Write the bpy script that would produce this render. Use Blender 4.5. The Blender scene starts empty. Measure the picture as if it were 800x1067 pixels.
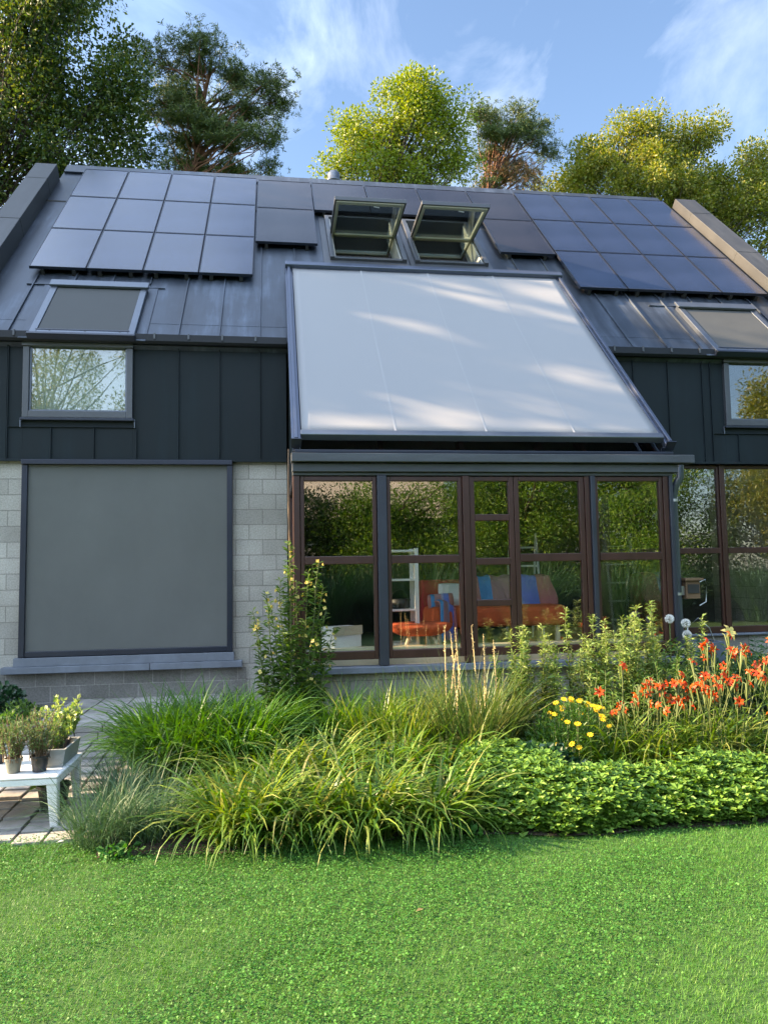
import bpy, math, random
import numpy as np
from mathutils import Vector, Matrix
random.seed(7)
rng = np.random.default_rng(11)
SC = bpy.context.scene
COL = SC.collection
R = math.radians
A = np.array

# ------------------------------------------------------------------ camera
YAW, PITCH, ROLL, CZ = R(8.19), R(4.56), R(-0.95), 1.8
def cam_axes():
    cy, sy, cp, sp = math.cos(YAW), math.sin(YAW), math.cos(PITCH), math.sin(PITCH)
    f = A([sy*cp, cy*cp, sp]); r = A([cy, -sy, 0.]); u = np.cross(r, f)
    r2 = r*math.cos(ROLL)+u*math.sin(ROLL); u2 = -r*math.sin(ROLL)+u*math.cos(ROLL)
    return r2, u2, f
CR, CU, CF = cam_axes()
def ray(px, py):
    return CR*(px-400.)+CU*(533.5-py)+CF*800.
def at(px, py, Y):                      # photo pixel -> point on the vertical plane y = Y
    d = ray(px, py); return A([0, 0, CZ])+d*(Y/d[1])
cam = bpy.data.cameras.new('camera'); co = bpy.data.objects.new('camera', cam); COL.objects.link(co)
cam.sensor_fit = 'HORIZONTAL'; cam.sensor_width = 36; cam.lens = 36; cam.clip_start = .05; cam.clip_end = 2000
m = Matrix.Identity(4)
for i in range(3):
    m[i][0], m[i][1], m[i][2] = CR[i], CU[i], -CF[i]
m[2][3] = CZ
co.matrix_world = m; SC.camera = co

# ------------------------------------------------------------------ materials
def new_mat(name):
    M = bpy.data.materials.new(name); M.use_nodes = True
    nt = M.node_tree; nt.nodes.clear()
    out = nt.nodes.new('ShaderNodeOutputMaterial')
    return M, nt, out
def N(nt, t, **kw):
    n = nt.nodes.new(t)
    for k, v in kw.items():
        if k in n.inputs.keys(): n.inputs[k].default_value = v
        else: setattr(n, k, v)
    return n
def c4(c): return (c[0], c[1], c[2], 1)
def ramp(nt, fac, stops):
    r = N(nt, 'ShaderNodeValToRGB'); e = r.color_ramp.elements
    while len(e) > 1: e.remove(e[-1])
    e[0].position = stops[0][0]; e[0].color = c4(stops[0][1])
    for p, c in stops[1:]:
        k = e.new(p); k.color = c4(c)
    nt.links.new(fac, r.inputs[0]); return r.outputs[0]
def coords(nt, scale=(1, 1, 1), kind='Object'):
    t = N(nt, 'ShaderNodeTexCoord'); mp = N(nt, 'ShaderNodeMapping'); mp.inputs['Scale'].default_value = scale
    nt.links.new(t.outputs[kind], mp.inputs[0]); return mp.outputs[0]
def solid(name, c, rough=.5, metal=0., var=.15, vscale=(3, 3, 3), bump=0., bscale=40, spec=.5, coat=0., var2=0, v2scale=(.7,.7,.7)):
    M, nt, out = new_mat(name)
    p = N(nt, 'ShaderNodeBsdfPrincipled', Roughness=rough, Metallic=metal)
    p.inputs['Specular IOR Level'].default_value = spec; p.inputs['Coat Weight'].default_value = coat
    nz = N(nt, 'ShaderNodeTexNoise', Scale=1., Detail=5., Roughness=.6); nt.links.new(coords(nt, vscale), nz.inputs['Vector'])
    lo = [x*(1-var) for x in c]; hi = [min(1, x*(1+var)) for x in c]
    col = ramp(nt, nz.outputs[0], [(.3, lo), (.7, hi)])
    if var2:
        n2 = N(nt, 'ShaderNodeTexNoise', Scale=1., Detail=6., Roughness=.65); nt.links.new(coords(nt, v2scale), n2.inputs['Vector'])
        mx = N(nt, 'ShaderNodeMix', data_type='RGBA', blend_type='MULTIPLY'); mx.inputs[0].default_value = 1
        nt.links.new(col, mx.inputs[6])
        nt.links.new(ramp(nt, n2.outputs[0], [(.35, (1-var2,)*3), (.65, (1+var2,)*3)]), mx.inputs[7]); col = mx.outputs[2]
    nt.links.new(col, p.inputs['Base Color'])
    rr = N(nt, 'ShaderNodeMapRange'); rr.inputs[3].default_value = max(.02, rough-.08); rr.inputs[4].default_value = min(1, rough+.08)
    nt.links.new(nz.outputs[0], rr.inputs[0]); nt.links.new(rr.outputs[0], p.inputs['Roughness'])
    if bump:
        b = N(nt, 'ShaderNodeTexNoise', Scale=bscale, Detail=4.); nt.links.new(coords(nt), b.inputs['Vector'])
        bp = N(nt, 'ShaderNodeBump', Strength=bump, Distance=.01); nt.links.new(b.outputs[0], bp.inputs['Height'])
        nt.links.new(bp.outputs[0], p.inputs['Normal'])
    nt.links.new(p.outputs[0], out.inputs[0])
    return M
def leafm(name, cols, rough=.45, trans=.3, spec=.4, patch=.0):
    M, nt, out = new_mat(name)
    g = N(nt, 'ShaderNodeNewGeometry')
    st = [(i/max(1, len(cols)-1), c) for i, c in enumerate(cols)]
    col = ramp(nt, g.outputs['Random Per Island'], st)
    if patch:                           # thin, dry and lush patches of the turf
        n2 = N(nt, 'ShaderNodeTexNoise', Scale=1., Detail=5., Roughness=.65); nt.links.new(coords(nt, (1.5, 2.2, 1)), n2.inputs['Vector'])
        mx2 = N(nt, 'ShaderNodeMix', data_type='RGBA', blend_type='MULTIPLY'); mx2.inputs[0].default_value = 1; nt.links.new(col, mx2.inputs[6])
        nt.links.new(ramp(nt, n2.outputs[0], [(.32, (1-patch, 1-patch*.8, 1-patch)), (.5, (1, 1, 1)), (.68, (1+patch*1.5, 1+patch*.7, 1+patch))]), mx2.inputs[7]); col = mx2.outputs[2]
    p = N(nt, 'ShaderNodeBsdfPrincipled', Roughness=rough); p.inputs['Specular IOR Level'].default_value = spec
    t = N(nt, 'ShaderNodeBsdfTranslucent')
    hs = N(nt, 'ShaderNodeHueSaturation', Hue=.49, Saturation=1.15, Value=1.5); nt.links.new(col, hs.inputs['Color'])
    nt.links.new(col, p.inputs['Base Color']); nt.links.new(hs.outputs[0], t.inputs[0])
    mx = N(nt, 'ShaderNodeMixShader'); mx.inputs[0].default_value = trans
    nt.links.new(p.outputs[0], mx.inputs[1]); nt.links.new(t.outputs[0], mx.inputs[2]); nt.links.new(mx.outputs[0], out.inputs[0])
    return M
def glass(name, tint=(.75, .8, .78), base=.13, rough=0.0):
    M, nt, out = new_mat(name)
    lw = N(nt, 'ShaderNodeLayerWeight', Blend=.5)
    pw = N(nt, 'ShaderNodeMath', operation='POWER'); pw.inputs[1].default_value = 4; nt.links.new(lw.outputs['Facing'], pw.inputs[0])
    ma = N(nt, 'ShaderNodeMath', operation='MULTIPLY_ADD'); ma.inputs[1].default_value = 1-base; ma.inputs[2].default_value = base
    nt.links.new(pw.outputs[0], ma.inputs[0])
    t = N(nt, 'ShaderNodeBsdfTransparent'); t.inputs[0].default_value = c4(tint)
    g = N(nt, 'ShaderNodeBsdfGlossy', Roughness=rough); g.inputs[0].default_value = (1, 1, 1, 1)
    nz = N(nt, 'ShaderNodeTexNoise', Scale=1.6, Detail=1.); nt.links.new(coords(nt), nz.inputs['Vector'])
    bp = N(nt, 'ShaderNodeBump', Strength=.012, Distance=.05); nt.links.new(nz.outputs[0], bp.inputs['Height']); nt.links.new(bp.outputs[0], g.inputs['Normal'])
    mx = N(nt, 'ShaderNodeMixShader'); nt.links.new(ma.outputs[0], mx.inputs[0]); nt.links.new(t.outputs[0], mx.inputs[1]); nt.links.new(g.outputs[0], mx.inputs[2])
    nt.links.new(mx.outputs[0], out.inputs[0]); return M
def blocks(name, c, mortar, bw, bh, swap='xz'):
    M, nt, out = new_mat(name)
    p = N(nt, 'ShaderNodeBsdfPrincipled', Roughness=.9); p.inputs['Specular IOR Level'].default_value = .25
    t = N(nt, 'ShaderNodeTexCoord'); sx = N(nt, 'ShaderNodeSeparateXYZ'); cx = N(nt, 'ShaderNodeCombineXYZ')
    nt.links.new(t.outputs['Object'], sx.inputs[0])
    ad = N(nt, 'ShaderNodeMath', operation='ADD'); nt.links.new(sx.outputs[0], ad.inputs[0]); nt.links.new(sx.outputs[1], ad.inputs[1])
    nt.links.new(ad.outputs[0], cx.inputs[0]); nt.links.new(sx.outputs[2], cx.inputs[1])
    b = N(nt, 'ShaderNodeTexBrick'); b.offset = .5; b.squash = 1
    for k, v in (('Scale', 1.), ('Mortar Size', .006), ('Mortar Smooth', .3), ('Bias', 0.), ('Brick Width', bw), ('Row Height', bh)): b.inputs[k].default_value = v
    b.inputs['Color1'].default_value = c4([x*.84 for x in c]); b.inputs['Color2'].default_value = c4([x*1.15 for x in c]); b.inputs['Mortar'].default_value = c4(mortar)
    nt.links.new(cx.outputs[0], b.inputs['Vector'])
    n1 = N(nt, 'ShaderNodeTexNoise', Scale=55., Detail=4., Roughness=.7); nt.links.new(t.outputs['Object'], n1.inputs['Vector'])
    n2 = N(nt, 'ShaderNodeTexNoise', Scale=1.3, Detail=5.); nt.links.new(t.outputs['Object'], n2.inputs['Vector'])
    m1 = N(nt, 'ShaderNodeMix', data_type='RGBA', blend_type='MULTIPLY'); m1.inputs[0].default_value = 1
    nt.links.new(b.outputs[0], m1.inputs[6]); nt.links.new(ramp(nt, n1.outputs[0], [(.3, (.72,)*3), (.6, (1.12,)*3)]), m1.inputs[7])
    m2 = N(nt, 'ShaderNodeMix', data_type='RGBA', blend_type='MULTIPLY'); m2.inputs[0].default_value = 1
    nt.links.new(m1.outputs[2], m2.inputs[6]); nt.links.new(ramp(nt, n2.outputs[0], [(.3, (.70, .70, .67)), (.66, (1.1, 1.1, 1.1))]), m2.inputs[7])
    nt.links.new(m2.outputs[2], p.inputs['Base Color'])
    s = N(nt, 'ShaderNodeMath', operation='MULTIPLY_ADD'); s.inputs[1].default_value = -1.; nt.links.new(b.outputs['Fac'], s.inputs[0])
    s2 = N(nt, 'ShaderNodeMath', operation='MULTIPLY'); s2.inputs[1].default_value = .5; nt.links.new(n1.outputs[0], s2.inputs[0]); nt.links.new(s2.outputs[0], s.inputs[2])
    bp = N(nt, 'ShaderNodeBump', Strength=.6, Distance=.008); nt.links.new(s.outputs[0], bp.inputs['Height']); nt.links.new(bp.outputs[0], p.inputs['Normal'])
    nt.links.new(p.outputs[0], out.inputs[0]); return M
def zinc(name, c, rough, metal, streak=.25, spec=.5):
    M, nt, out = new_mat(name)
    p = N(nt, 'ShaderNodeBsdfPrincipled', Roughness=rough, Metallic=metal); p.inputs['Specular IOR Level'].default_value = spec
    n1 = N(nt, 'ShaderNodeTexNoise', Scale=1., Detail=6., Roughness=.65); nt.links.new(coords(nt, (7, .7, .7)), n1.inputs['Vector'])
    n2 = N(nt, 'ShaderNodeTexNoise', Scale=1., Detail=5., Roughness=.6); nt.links.new(coords(nt, (1.1, .8, .8)), n2.inputs['Vector'])
    a = N(nt, 'ShaderNodeMath', operation='ADD'); nt.links.new(n1.outputs[0], a.inputs[0]); nt.links.new(n2.outputs[0], a.inputs[1])
    h = N(nt, 'ShaderNodeMath', operation='MULTIPLY'); h.inputs[1].default_value = .5; nt.links.new(a.outputs[0], h.inputs[0])
    nt.links.new(ramp(nt, h.outputs[0], [(.35, [x*(1-streak) for x in c]), (.52, c), (.68, [min(1, x*(1+streak*2.6)) for x in c])]), p.inputs['Base Color'])
    rr = N(nt, 'ShaderNodeMapRange'); rr.inputs[1].default_value = .3; rr.inputs[2].default_value = .7; rr.inputs[3].default_value = rough-.1; rr.inputs[4].default_value = rough+.12
    nt.links.new(h.outputs[0], rr.inputs[0]); nt.links.new(rr.outputs[0], p.inputs['Roughness'])
    n3 = N(nt, 'ShaderNodeTexNoise', Scale=1., Detail=2.); nt.links.new(coords(nt, (3.5, 1.6, 1.6)), n3.inputs['Vector'])
    bp = N(nt, 'ShaderNodeBump', Strength=.35, Distance=.02); nt.links.new(n3.outputs[0], bp.inputs['Height']); nt.links.new(bp.outputs[0], p.inputs['Normal'])
    nt.links.new(p.outputs[0], out.inputs[0]); return M

MT = dict(
    block=blocks('block', (.36, .35, .315), (.235, .225, .20), .345, .196),
    plinth=blocks('plinth', (.20, .195, .18), (.30, .29, .27), .345, .196),
    roof=zinc('roof', (.054, .066, .086), .42, .5, .5),
    clad=zinc('clad', (.009, .0150, .0180), .6, 0, .18, .22),
    parapet=zinc('parapet', (.040, .041, .042), .55, .1, .25),
    gutter=solid('gutter', (.012, .014, .018), .45, 0, spec=.3),
    alu=solid('alu', (.085, .10, .14), .35, .6, .08),
    alulight=solid('alulight', (.12, .135, .16), .38, .7, .08),
    darkalu=solid('darkalu', (.02, .025, .04), .35, .3, .1),
    greyframe=solid('greyframe', (.075, .08, .088), .42, .3, .08),
    brown=solid('brown', (.042, .015, .010), .4, 0, .25, (4, 4, 1)),
    fascia=solid('fascia', (.065, .072, .082), .6, .2, .25, (1.5, 9, 9), .2),
    capalu=solid('capalu', (.035, .04, .055), .4, .3, .1), bluestone=solid('bluestone', (.13, .15, .18), .65, 0, .18, (5, 5, 5), .15, 60),
    screen=solid('screen', (.112, .119, .113), .8, 0, .07, (1.2, 1.2, 1.2), .35, 220, .3, 0, .06, (.9, .9, .5)),
    awning=leafm('awning', [(.282, .281, .283)],   .6, .08, .35),
    cover=solid('cover', (.06, .062, .06), .7, 0, .08, (2, 2, 2), .1, 200, .3),
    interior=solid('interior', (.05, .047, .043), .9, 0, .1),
    intfloor=solid('intfloor', (.14, .10, .065), .5, 0, .25, (1, 8, 1)),
    cream=solid('cream', (.62, .56, .40), .6, 0, .1),
    creampaint=solid('creampaint', (.44, .43, .38), .5, 0, .05),
    white=solid('white', (.82, .83, .81), .4, 0, .05),
    plastic=solid('plastic', (.72, .74, .74), .38, 0, .06, (9, 9, 9), .05, 30),
    orange=solid('orange', (.72, .13, .04), .85, 0, .2, (6, 6, 6), .2, 80),
    red=solid('red', (.42, .012, .03), .85, 0, .2, (6, 6, 6), .2, 80),
    dark=solid('dark', (.02, .02, .02), .5),
    soil=solid('soil', (.035, .024, .015), .95, 0, .4, (6, 6, 6), .8, 30),
    paver=solid('paver', (.30, .285, .265), .85, 0, .35, (4, 4, 4), .4, 70, .3, 0, .25, (.9, .9, .9)),
    lawnbase=solid('lawnbase', (.03, .08, .012), .95, 0, .35, (9, 9, 9), .7, 60),
    bark=solid('bark', (.06, .045, .034), .9, 0, .4, (7, 7, 2), .8, 18),
    pinebark=solid('pinebark', (.17, .085, .05), .9, 0, .4, (6, 6, 2), .8, 14),
    stem=solid('stem', (.09, .12, .035), .6),
    straw=solid('straw', (.42, .33, .16), .8, 0, .2, (9, 9, 9)),
    potgrey=solid('potgrey', (.11, .12, .10), .6), potblack=solid('potblack', (.014, .015, .018), .4),
    tray=solid('tray', (.25, .265, .26), .6, 0, .12, (6, 6, 6), .1), zincbox=solid('zincbox', (.12, .15, .19), .5, .4),
    wood=solid('wood', (.13, .08, .04), .7, 0, .3, (2, 9, 9)),
    galv=solid('galv', (.45, .47, .48), .35, .9, .1),
    pane=glass('pane', (.94, .95, .94), .115), roofpane=glass('roofpane', (.42, .48, .47), .16), roofglass=glass('roofglass', (.9, .93, .92), .08),
    palewall=solid('palewall', (.5, .46, .4), .9), paleroof=solid('paleroof', (.55, .48, .38), .85, 0, .15, (1, 9, 9), .4, 20),
    blind=solid('blind', (.26, .33, .27), .8, 0, .04),
)
def panel_mat(name, c, spec):
    M, nt, out = new_mat(name)
    p = N(nt, 'ShaderNodeBsdfPrincipled', Roughness=.14); p.inputs['Specular IOR Level'].default_value = spec
    nz = N(nt, 'ShaderNodeTexNoise', Scale=1., Detail=4.); nt.links.new(coords(nt, (1.3, 1.3, 1.3)), nz.inputs['Vector'])
    col = ramp(nt, nz.outputs[0], [(.35, [x*.8 for x in c]), (.65, [x*1.25 for x in c])])
    nt.links.new(col, p.inputs['Base Color'])
    g = N(nt, 'ShaderNodeObjectInfo')
    rr = N(nt, 'ShaderNodeMapRange'); rr.inputs[3].default_value = .10; rr.inputs[4].default_value = .26; nt.links.new(nz.outputs[0], rr.inputs[0]); nt.links.new(rr.outputs[0], p.inputs['Roughness'])
    nt.links.new(p.outputs[0], out.inputs[0]); return M
MT['pvblue'] = panel_mat('pvblue', (.016, .022, .046), 1.)
MT['pvblack'] = panel_mat('pvblack', (.016, .014, .017), .5)
LM = dict(
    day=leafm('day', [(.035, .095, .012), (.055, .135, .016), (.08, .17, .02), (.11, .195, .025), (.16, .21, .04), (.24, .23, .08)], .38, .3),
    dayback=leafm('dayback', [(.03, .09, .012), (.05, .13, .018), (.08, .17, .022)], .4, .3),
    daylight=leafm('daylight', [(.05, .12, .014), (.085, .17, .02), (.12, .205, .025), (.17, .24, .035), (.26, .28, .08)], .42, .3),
    blue=leafm('blue', [(.045, .105, .045), (.075, .135, .07), (.06, .12, .04)], .5, .25),
    reed=leafm('reed', [(.05, .10, .02), (.08, .14, .03), (.22, .22, .08)], .45, .25),
    herb=leafm('herb', [(.05, .115, .02), (.08, .155, .03), (.13, .20, .04)], .5, .3),
    golden=leafm('golden', [(.12, .20, .04), (.20, .29, .07), (.33, .38, .13)], .5, .3),
    cover=leafm('cover', [(.05, .12, .012), (.08, .17, .02), (.12, .23, .03), (.17, .27, .04)], .5, .25, .3),
    ivy=leafm('ivy', [(.015, .05, .02), (.025, .07, .025)], .3, .15, .5),
    fern=leafm('fern', [(.03, .085, .03), (.05, .12, .04)], .5, .3),
    lav=leafm('lav', [(.09, .15, .045), (.14, .20, .075), (.07, .13, .03)], .6, .25),
    lawn=leafm('lawn', [(.038, .135, .015), (.054, .175, .019), (.072, .205, .024), (.092, .225, .03), (.13, .24, .045)], .5, .3, .3, .18),
    clover=leafm('clover', [(.038, .135, .02), (.055, .175, .026), (.078, .21, .036)], .55, .25, .3, .22),
    oak=leafm('oak', [(.024, .052, .011), (.042, .082, .015), (.07, .115, .02), (.15, .17, .03)], .45, .3),
    maple=leafm('maple', [(.10, .165, .014), (.15, .215, .018), (.19, .24, .02), (.23, .26, .028)], .45, .35),
    autumn=leafm('autumn', [(.09, .135, .018), (.14, .18, .022), (.20, .215, .03), (.28, .26, .05)], .45, .35),
    pine=leafm('pine', [(.03, .06, .016), (.065, .105, .024), (.15, .18, .04)], .55, .15),
    rust=leafm('rust', [(.28, .13, .06), (.20, .14, .06), (.06, .09, .03)], .6, .15),
    hedge=leafm('hedge', [(.045, .12, .012), (.10, .21, .022), (.22, .32, .04)], .45, .35),
    shade=leafm('shade', [(.018, .05, .01), (.035, .08, .013)], .5, .25),
    yellow=leafm('yellow', [(.85, .62, .02), (.82, .55, .01)], .5, .3), pale=leafm('pale', [(.62, .58, .16), (.6, .5, .16)], .5, .3),
    orangef=leafm('orangef', [(.50, .058, .004), (.52, .10, .006), (.40, .03, .004)], .45, .35), whitef=leafm('whitef', [(.8, .8, .76), (.7, .7, .68)], .5, .3),
)

# ------------------------------------------------------------------ mesh helpers
class MB:
    def __init__(self): self.V = []; self.F = []; self.n = 0
    def add(self, v, f):
        v = np.asarray(v, float); f = np.asarray(f, int)
        self.V.append(v); self.F.append(f+self.n); self.n += len(v); return self
    def box(self, x0, x1, y0, y1, z0, z1, fr=None):
        v = A([[x, y, z] for x in (x0, x1) for y in (y0, y1) for z in (z0, z1)], float)
        if fr is not None: v = fr[0]+v[:, :1]*fr[1]+v[:, 1:2]*fr[2]+v[:, 2:]*fr[3]
        f = [[0, 1, 3, 2], [4, 6, 7, 5], [0, 4, 5, 1], [2, 3, 7, 6], [0, 2, 6, 4], [1, 5, 7, 3]]
        if fr is not None and np.dot(np.cross(fr[1], fr[2]), fr[3]) < 0: f = [q[::-1] for q in f]
        return self.add(v, f)
    def tube(self, pts, rad, k=6, cap=True):
        P = np.asarray(pts, float); n = len(P); rad = np.broadcast_to(rad, (n,))
        T = np.gradient(P, axis=0); T /= np.linalg.norm(T, axis=1)[:, None]+1e-9
        ref = A([0, 0, 1.]) if abs(T[0][2]) < .9 else A([1., 0, 0])
        a = np.cross(T, ref); a /= np.linalg.norm(a, axis=1)[:, None]+1e-9; b = np.cross(T, a)
        th = np.arange(k)*2*math.pi/k
        v = P[:, None]+rad[:, None, None]*(a[:, None]*np.cos(th)[None, :, None]+b[:, None]*np.sin(th)[None, :, None])
        f = [[i*k+j, i*k+(j+1) % k, (i+1)*k+(j+1) % k, (i+1)*k+j] for i in range(n-1) for j in range(k)]
        self.add(v.reshape(-1, 3), f)
        if cap:
            for i in (0, n-1):
                self.add(np.vstack([v[i], P[i]]), [[j, (j+1) % k, k, k] for j in range(k)])
        return self
    def lathe(self, prof, c, k=24):
        prof = A(prof, float); n = len(prof); th = np.arange(k)*2*math.pi/k
        v = np.zeros((n, k, 3)); v[..., 0] = c[0]+prof[:, :1]*np.cos(th); v[..., 1] = c[1]+prof[:, :1]*np.sin(th); v[..., 2] = c[2]+prof[:, 1:]
        f = [[i*k+j, i*k+(j+1) % k, (i+1)*k+(j+1) % k, (i+1)*k+j] for i in range(n-1) for j in range(k)]
        return self.add(v.reshape(-1, 3), f)
    def prism(self, yz, x0, x1):        # polygon in (y,z) extruded along x
        n = len(yz); v = [[x0, y, z] for y, z in yz]+[[x1, y, z] for y, z in yz]
        self.add(v, [[i, (i+1) % n, n+(i+1) % n, n+i] for i in range(n)])
        self.polys = getattr(self, 'polys', [])+[[self.n-2*n+i for i in range(n)][::-1], [self.n-n+i for i in range(n)]]
        return self
    def build(self, name, mat, parent=None, smooth=False, bevel=0, loc=None):
        V = np.vstack(self.V); off = A([0, 0, 0.])
        p = parent
        while p is not None: off = off+A(p.location); p = p.parent
        o_loc = A(loc, float) if loc is not None else A([0, 0, 0.])
        V = V-off-o_loc
        faces = [f for F in self.F for f in F] if getattr(self, 'polys', None) else None
        me = bpy.data.meshes.new(name)
        if faces is not None or any(F.shape[1] == 4 and (F[:, 2] == F[:, 3]).any() for F in self.F):
            fl = [list(dict.fromkeys(map(int, f))) for F in self.F for f in F]+getattr(self, 'polys', [])
            me.from_pydata([tuple(v) for v in V], [], fl)
        else:
            idx = np.concatenate([F.ravel() for F in self.F]); tot = np.concatenate([np.full(len(F), F.shape[1]) for F in self.F])
            me.vertices.add(len(V)); me.vertices.foreach_set('co', V.astype(np.float32).ravel())
            me.loops.add(len(idx)); me.loops.foreach_set('vertex_index', idx.astype(np.int32))
            me.polygons.add(len(tot)); me.polygons.foreach_set('loop_start', np.concatenate([[0], np.cumsum(tot)[:-1]]).astype(np.int32))
            me.update(calc_edges=True)
        me.polygons.foreach_set('use_smooth', np.full(len(me.polygons), bool(smooth)))
        me.materials.append(mat)
        o = bpy.data.objects.new(name, me); COL.objects.link(o); o.location = o_loc
        if parent is not None: o.parent = parent
        if bevel:
            b = o.modifiers.new('bevel', 'BEVEL'); b.width = bevel; b.segments = 2; b.limit_method = 'ANGLE'
        return o
def tag(o, label=None, cat=None, group=None, kind=None):
    for k, v in (('label', label), ('category', cat), ('group', group), ('kind', kind)):
        if v: o[k] = v
    return o
def thing(name, label, cat, loc=(0, 0, 0), group=None):
    o = bpy.data.objects.new(name, None); COL.objects.link(o); o.location = loc; o.empty_display_size = .1
    return tag(o, label, cat, group, 'thing')
def bx(*a): return MB().box(*a)
S2 = math.sqrt(.5)
ROOF0 = A([0, 9.88, 4.855])
RF = (ROOF0, A([1., 0, 0]), A([0, S2, S2]), A([0, -S2, S2]))        # x, up the slope, out of the slope
def sY(Y, n=0.): return (Y-9.88+S2*n)/S2
def gz(y):
    t = np.clip((np.asarray(y, float)-5.2)/3.8, 0, 1); return .2*t*t*(3-2*t)
WL, WR = -4.12, 8.35          # outer faces of the gables
SL, SR, SY = .20, 4.42, 8.0   # sunroom left, right, front
RIDGE_S = sY(14.47)

# ------------------------------------------------------------------ foliage generators (numpy)
def norm(v): return v/(np.linalg.norm(v, axis=-1, keepdims=True)+1e-9)
def blades(mb, base, n, L, w, spread, lean=(5, 35), droop=(40, 110), seg=6, az=None):
    """strap leaves that rise from round a base point and arch over"""
    r = spread*np.sqrt(rng.random(n)); a = rng.random(n)*2*math.pi
    B = np.stack([base[0]+r*np.cos(a), base[1]+r*np.sin(a), np.full(n, base[2])], 1)
    az_ = a+rng.normal(0, .9, n)
    le = np.radians(rng.uniform(*lean, n)); dr = np.radians(rng.uniform(*droop, n)); ln = rng.uniform(*L, n); wd = rng.uniform(*w, n)
    return strips(mb, B, az_, le, dr, ln, wd, seg)
def strips(mb, B, az, le, dr, ln, wd, seg=6, taper=1.6):
    n = len(B); t = np.linspace(0, 1, seg+1)
    h = np.stack([np.cos(az), np.sin(az), np.zeros(n)], 1); side = np.stack([-np.sin(az), np.cos(az), np.zeros(n)], 1)
    P = np.zeros((n, seg+1, 3)); P[:, 0] = B
    for i in range(seg):
        th = le+dr*(t[i]+.5/seg)**1.6
        P[:, i+1] = P[:, i]+(ln/seg)[:, None]*(h*np.sin(th)[:, None]+A([0, 0, 1.])*np.cos(th)[:, None])
    W = wd[:, None]*np.clip(1-t**taper*1.0, .04, 1)[None]*np.minimum(1, .6+t*2)[None]
    tw = rng.normal(0, .35, n); sd = side*np.cos(tw)[:, None]+A([0, 0, 1.])*np.sin(tw)[:, None]
    v = np.stack([P-sd[:, None]*W[..., None]/2, P+sd[:, None]*W[..., None]/2], 2)      # n,seg+1,2,3
    base = (np.arange(n)*(seg+1)*2)[:, None]; i = np.arange(seg)[None]*2
    f = np.stack([base+i, base+i+1, base+i+3, base+i+2], -1).reshape(-1, 4)
    mb.add(v.reshape(-1, 3), f); return P
def leaves(mb, P, D, size, ratio=.5, up=None, fold=.12):
    """one folded leaf per point P growing along D"""
    n = len(P); D = norm(D); s = np.broadcast_to(size, (n,))[:, None]
    U = rng.normal(0, 1, (n, 3)) if up is None else up
    S = norm(np.cross(D, U)); U2 = np.cross(S, D)
    v = np.stack([P, P+D*s*.55+S*s*ratio*.5+U2*s*fold, P+D*s, P+D*s*.55-S*s*ratio*.5+U2*s*fold], 1)
    b = (np.arange(n)*4)[:, None]
    mb.add(v.reshape(-1, 3), (b+A([[0, 1, 2, 3]])).reshape(-1, 4))
def rdir(n, up=0.):
    d = rng.normal(0, 1, (n, 3)); d[:, 2] += up; return norm(d)
def petals(mb, c, nrm, k, ln, wd, curl=.5, seg=3, open_=55):
    """a flower of k petals bending outward around direction nrm"""
    nrm = norm(A(nrm, float)); ref = A([0, 0, 1.]) if abs(nrm[2]) < .9 else A([1., 0, 0])
    a = norm(np.cross(nrm, ref)); b = np.cross(nrm, a); ph = rng.random()*6
    for j in range(k):
        th = ph+j*2*math.pi/k; o = a*math.cos(th)+b*math.sin(th); sd = np.cross(nrm, o)
        P = [A(c, float)]; ang = R(open_*.35)
        for i in range(seg):
            P.append(P[-1]+ln/seg*(nrm*math.cos(ang)+o*math.sin(ang))); ang += R(open_)*curl*(1.2)
        W = [.25, 1., .85, .1] if seg == 3 else [.4, 1., .15]
        v = []
        for p, w_ in zip(P, W): v += [p-sd*wd*w_/2, p+sd*wd*w_/2]
        mb.add(v, [[2*i, 2*i+1, 2*i+3, 2*i+2] for i in range(seg)])

# ================================================================== SETTING: ground, lawn, bed, paving
ys = np.unique(np.concatenate([[-400, -100, -30, 0], np.linspace(2, 10, 33), [14, 20, 40, 100, 400]]))
xs = np.unique(np.concatenate([[-400, -100, -30], np.linspace(-8, 12, 21), [30, 100, 400]]))
X, Y = np.meshgrid(xs, ys); Zg = gz(Y); g = MB(); nx = len(xs)
g.add(np.stack([X, Y, Zg], -1).reshape(-1, 3), [[j*nx+i, j*nx+i+1, (j+1)*nx+i+1, (j+1)*nx+i] for j in range(len(ys)-1) for i in range(nx-1)])
tag(g.build('ground', MT['lawnbase'], smooth=True), kind='structure')
def edgeY(x):                   # front edge of the planting bed
    x = np.asarray(x, float); return 5.32-.05*(x+1)+.05*np.sin(x*2.1)+.03*np.sin(x*5.3)
# bed soil
xb = np.linspace(-1.15, 8.3, 60); yb = np.linspace(0, 1, 24); v = []
for t in yb:
    for x in xb: 
        y0 = float(edgeY(x)); y1 = 9.98; y = y0+(y1-y0)*t
        v.append([x, y, float(gz(y))+.004+.05*math.sin(math.pi*min(1, t*3))*(1 if t < .33 else .6)+random.uniform(0, .015)])
s = MB(); s.add(v, [[j*60+i, j*60+i+1, (j+1)*60+i+1, (j+1)*60+i] for j in range(23) for i in range(59)])
tag(s.build('flower_bed_soil', MT['soil'], smooth=True), kind='structure')
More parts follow.
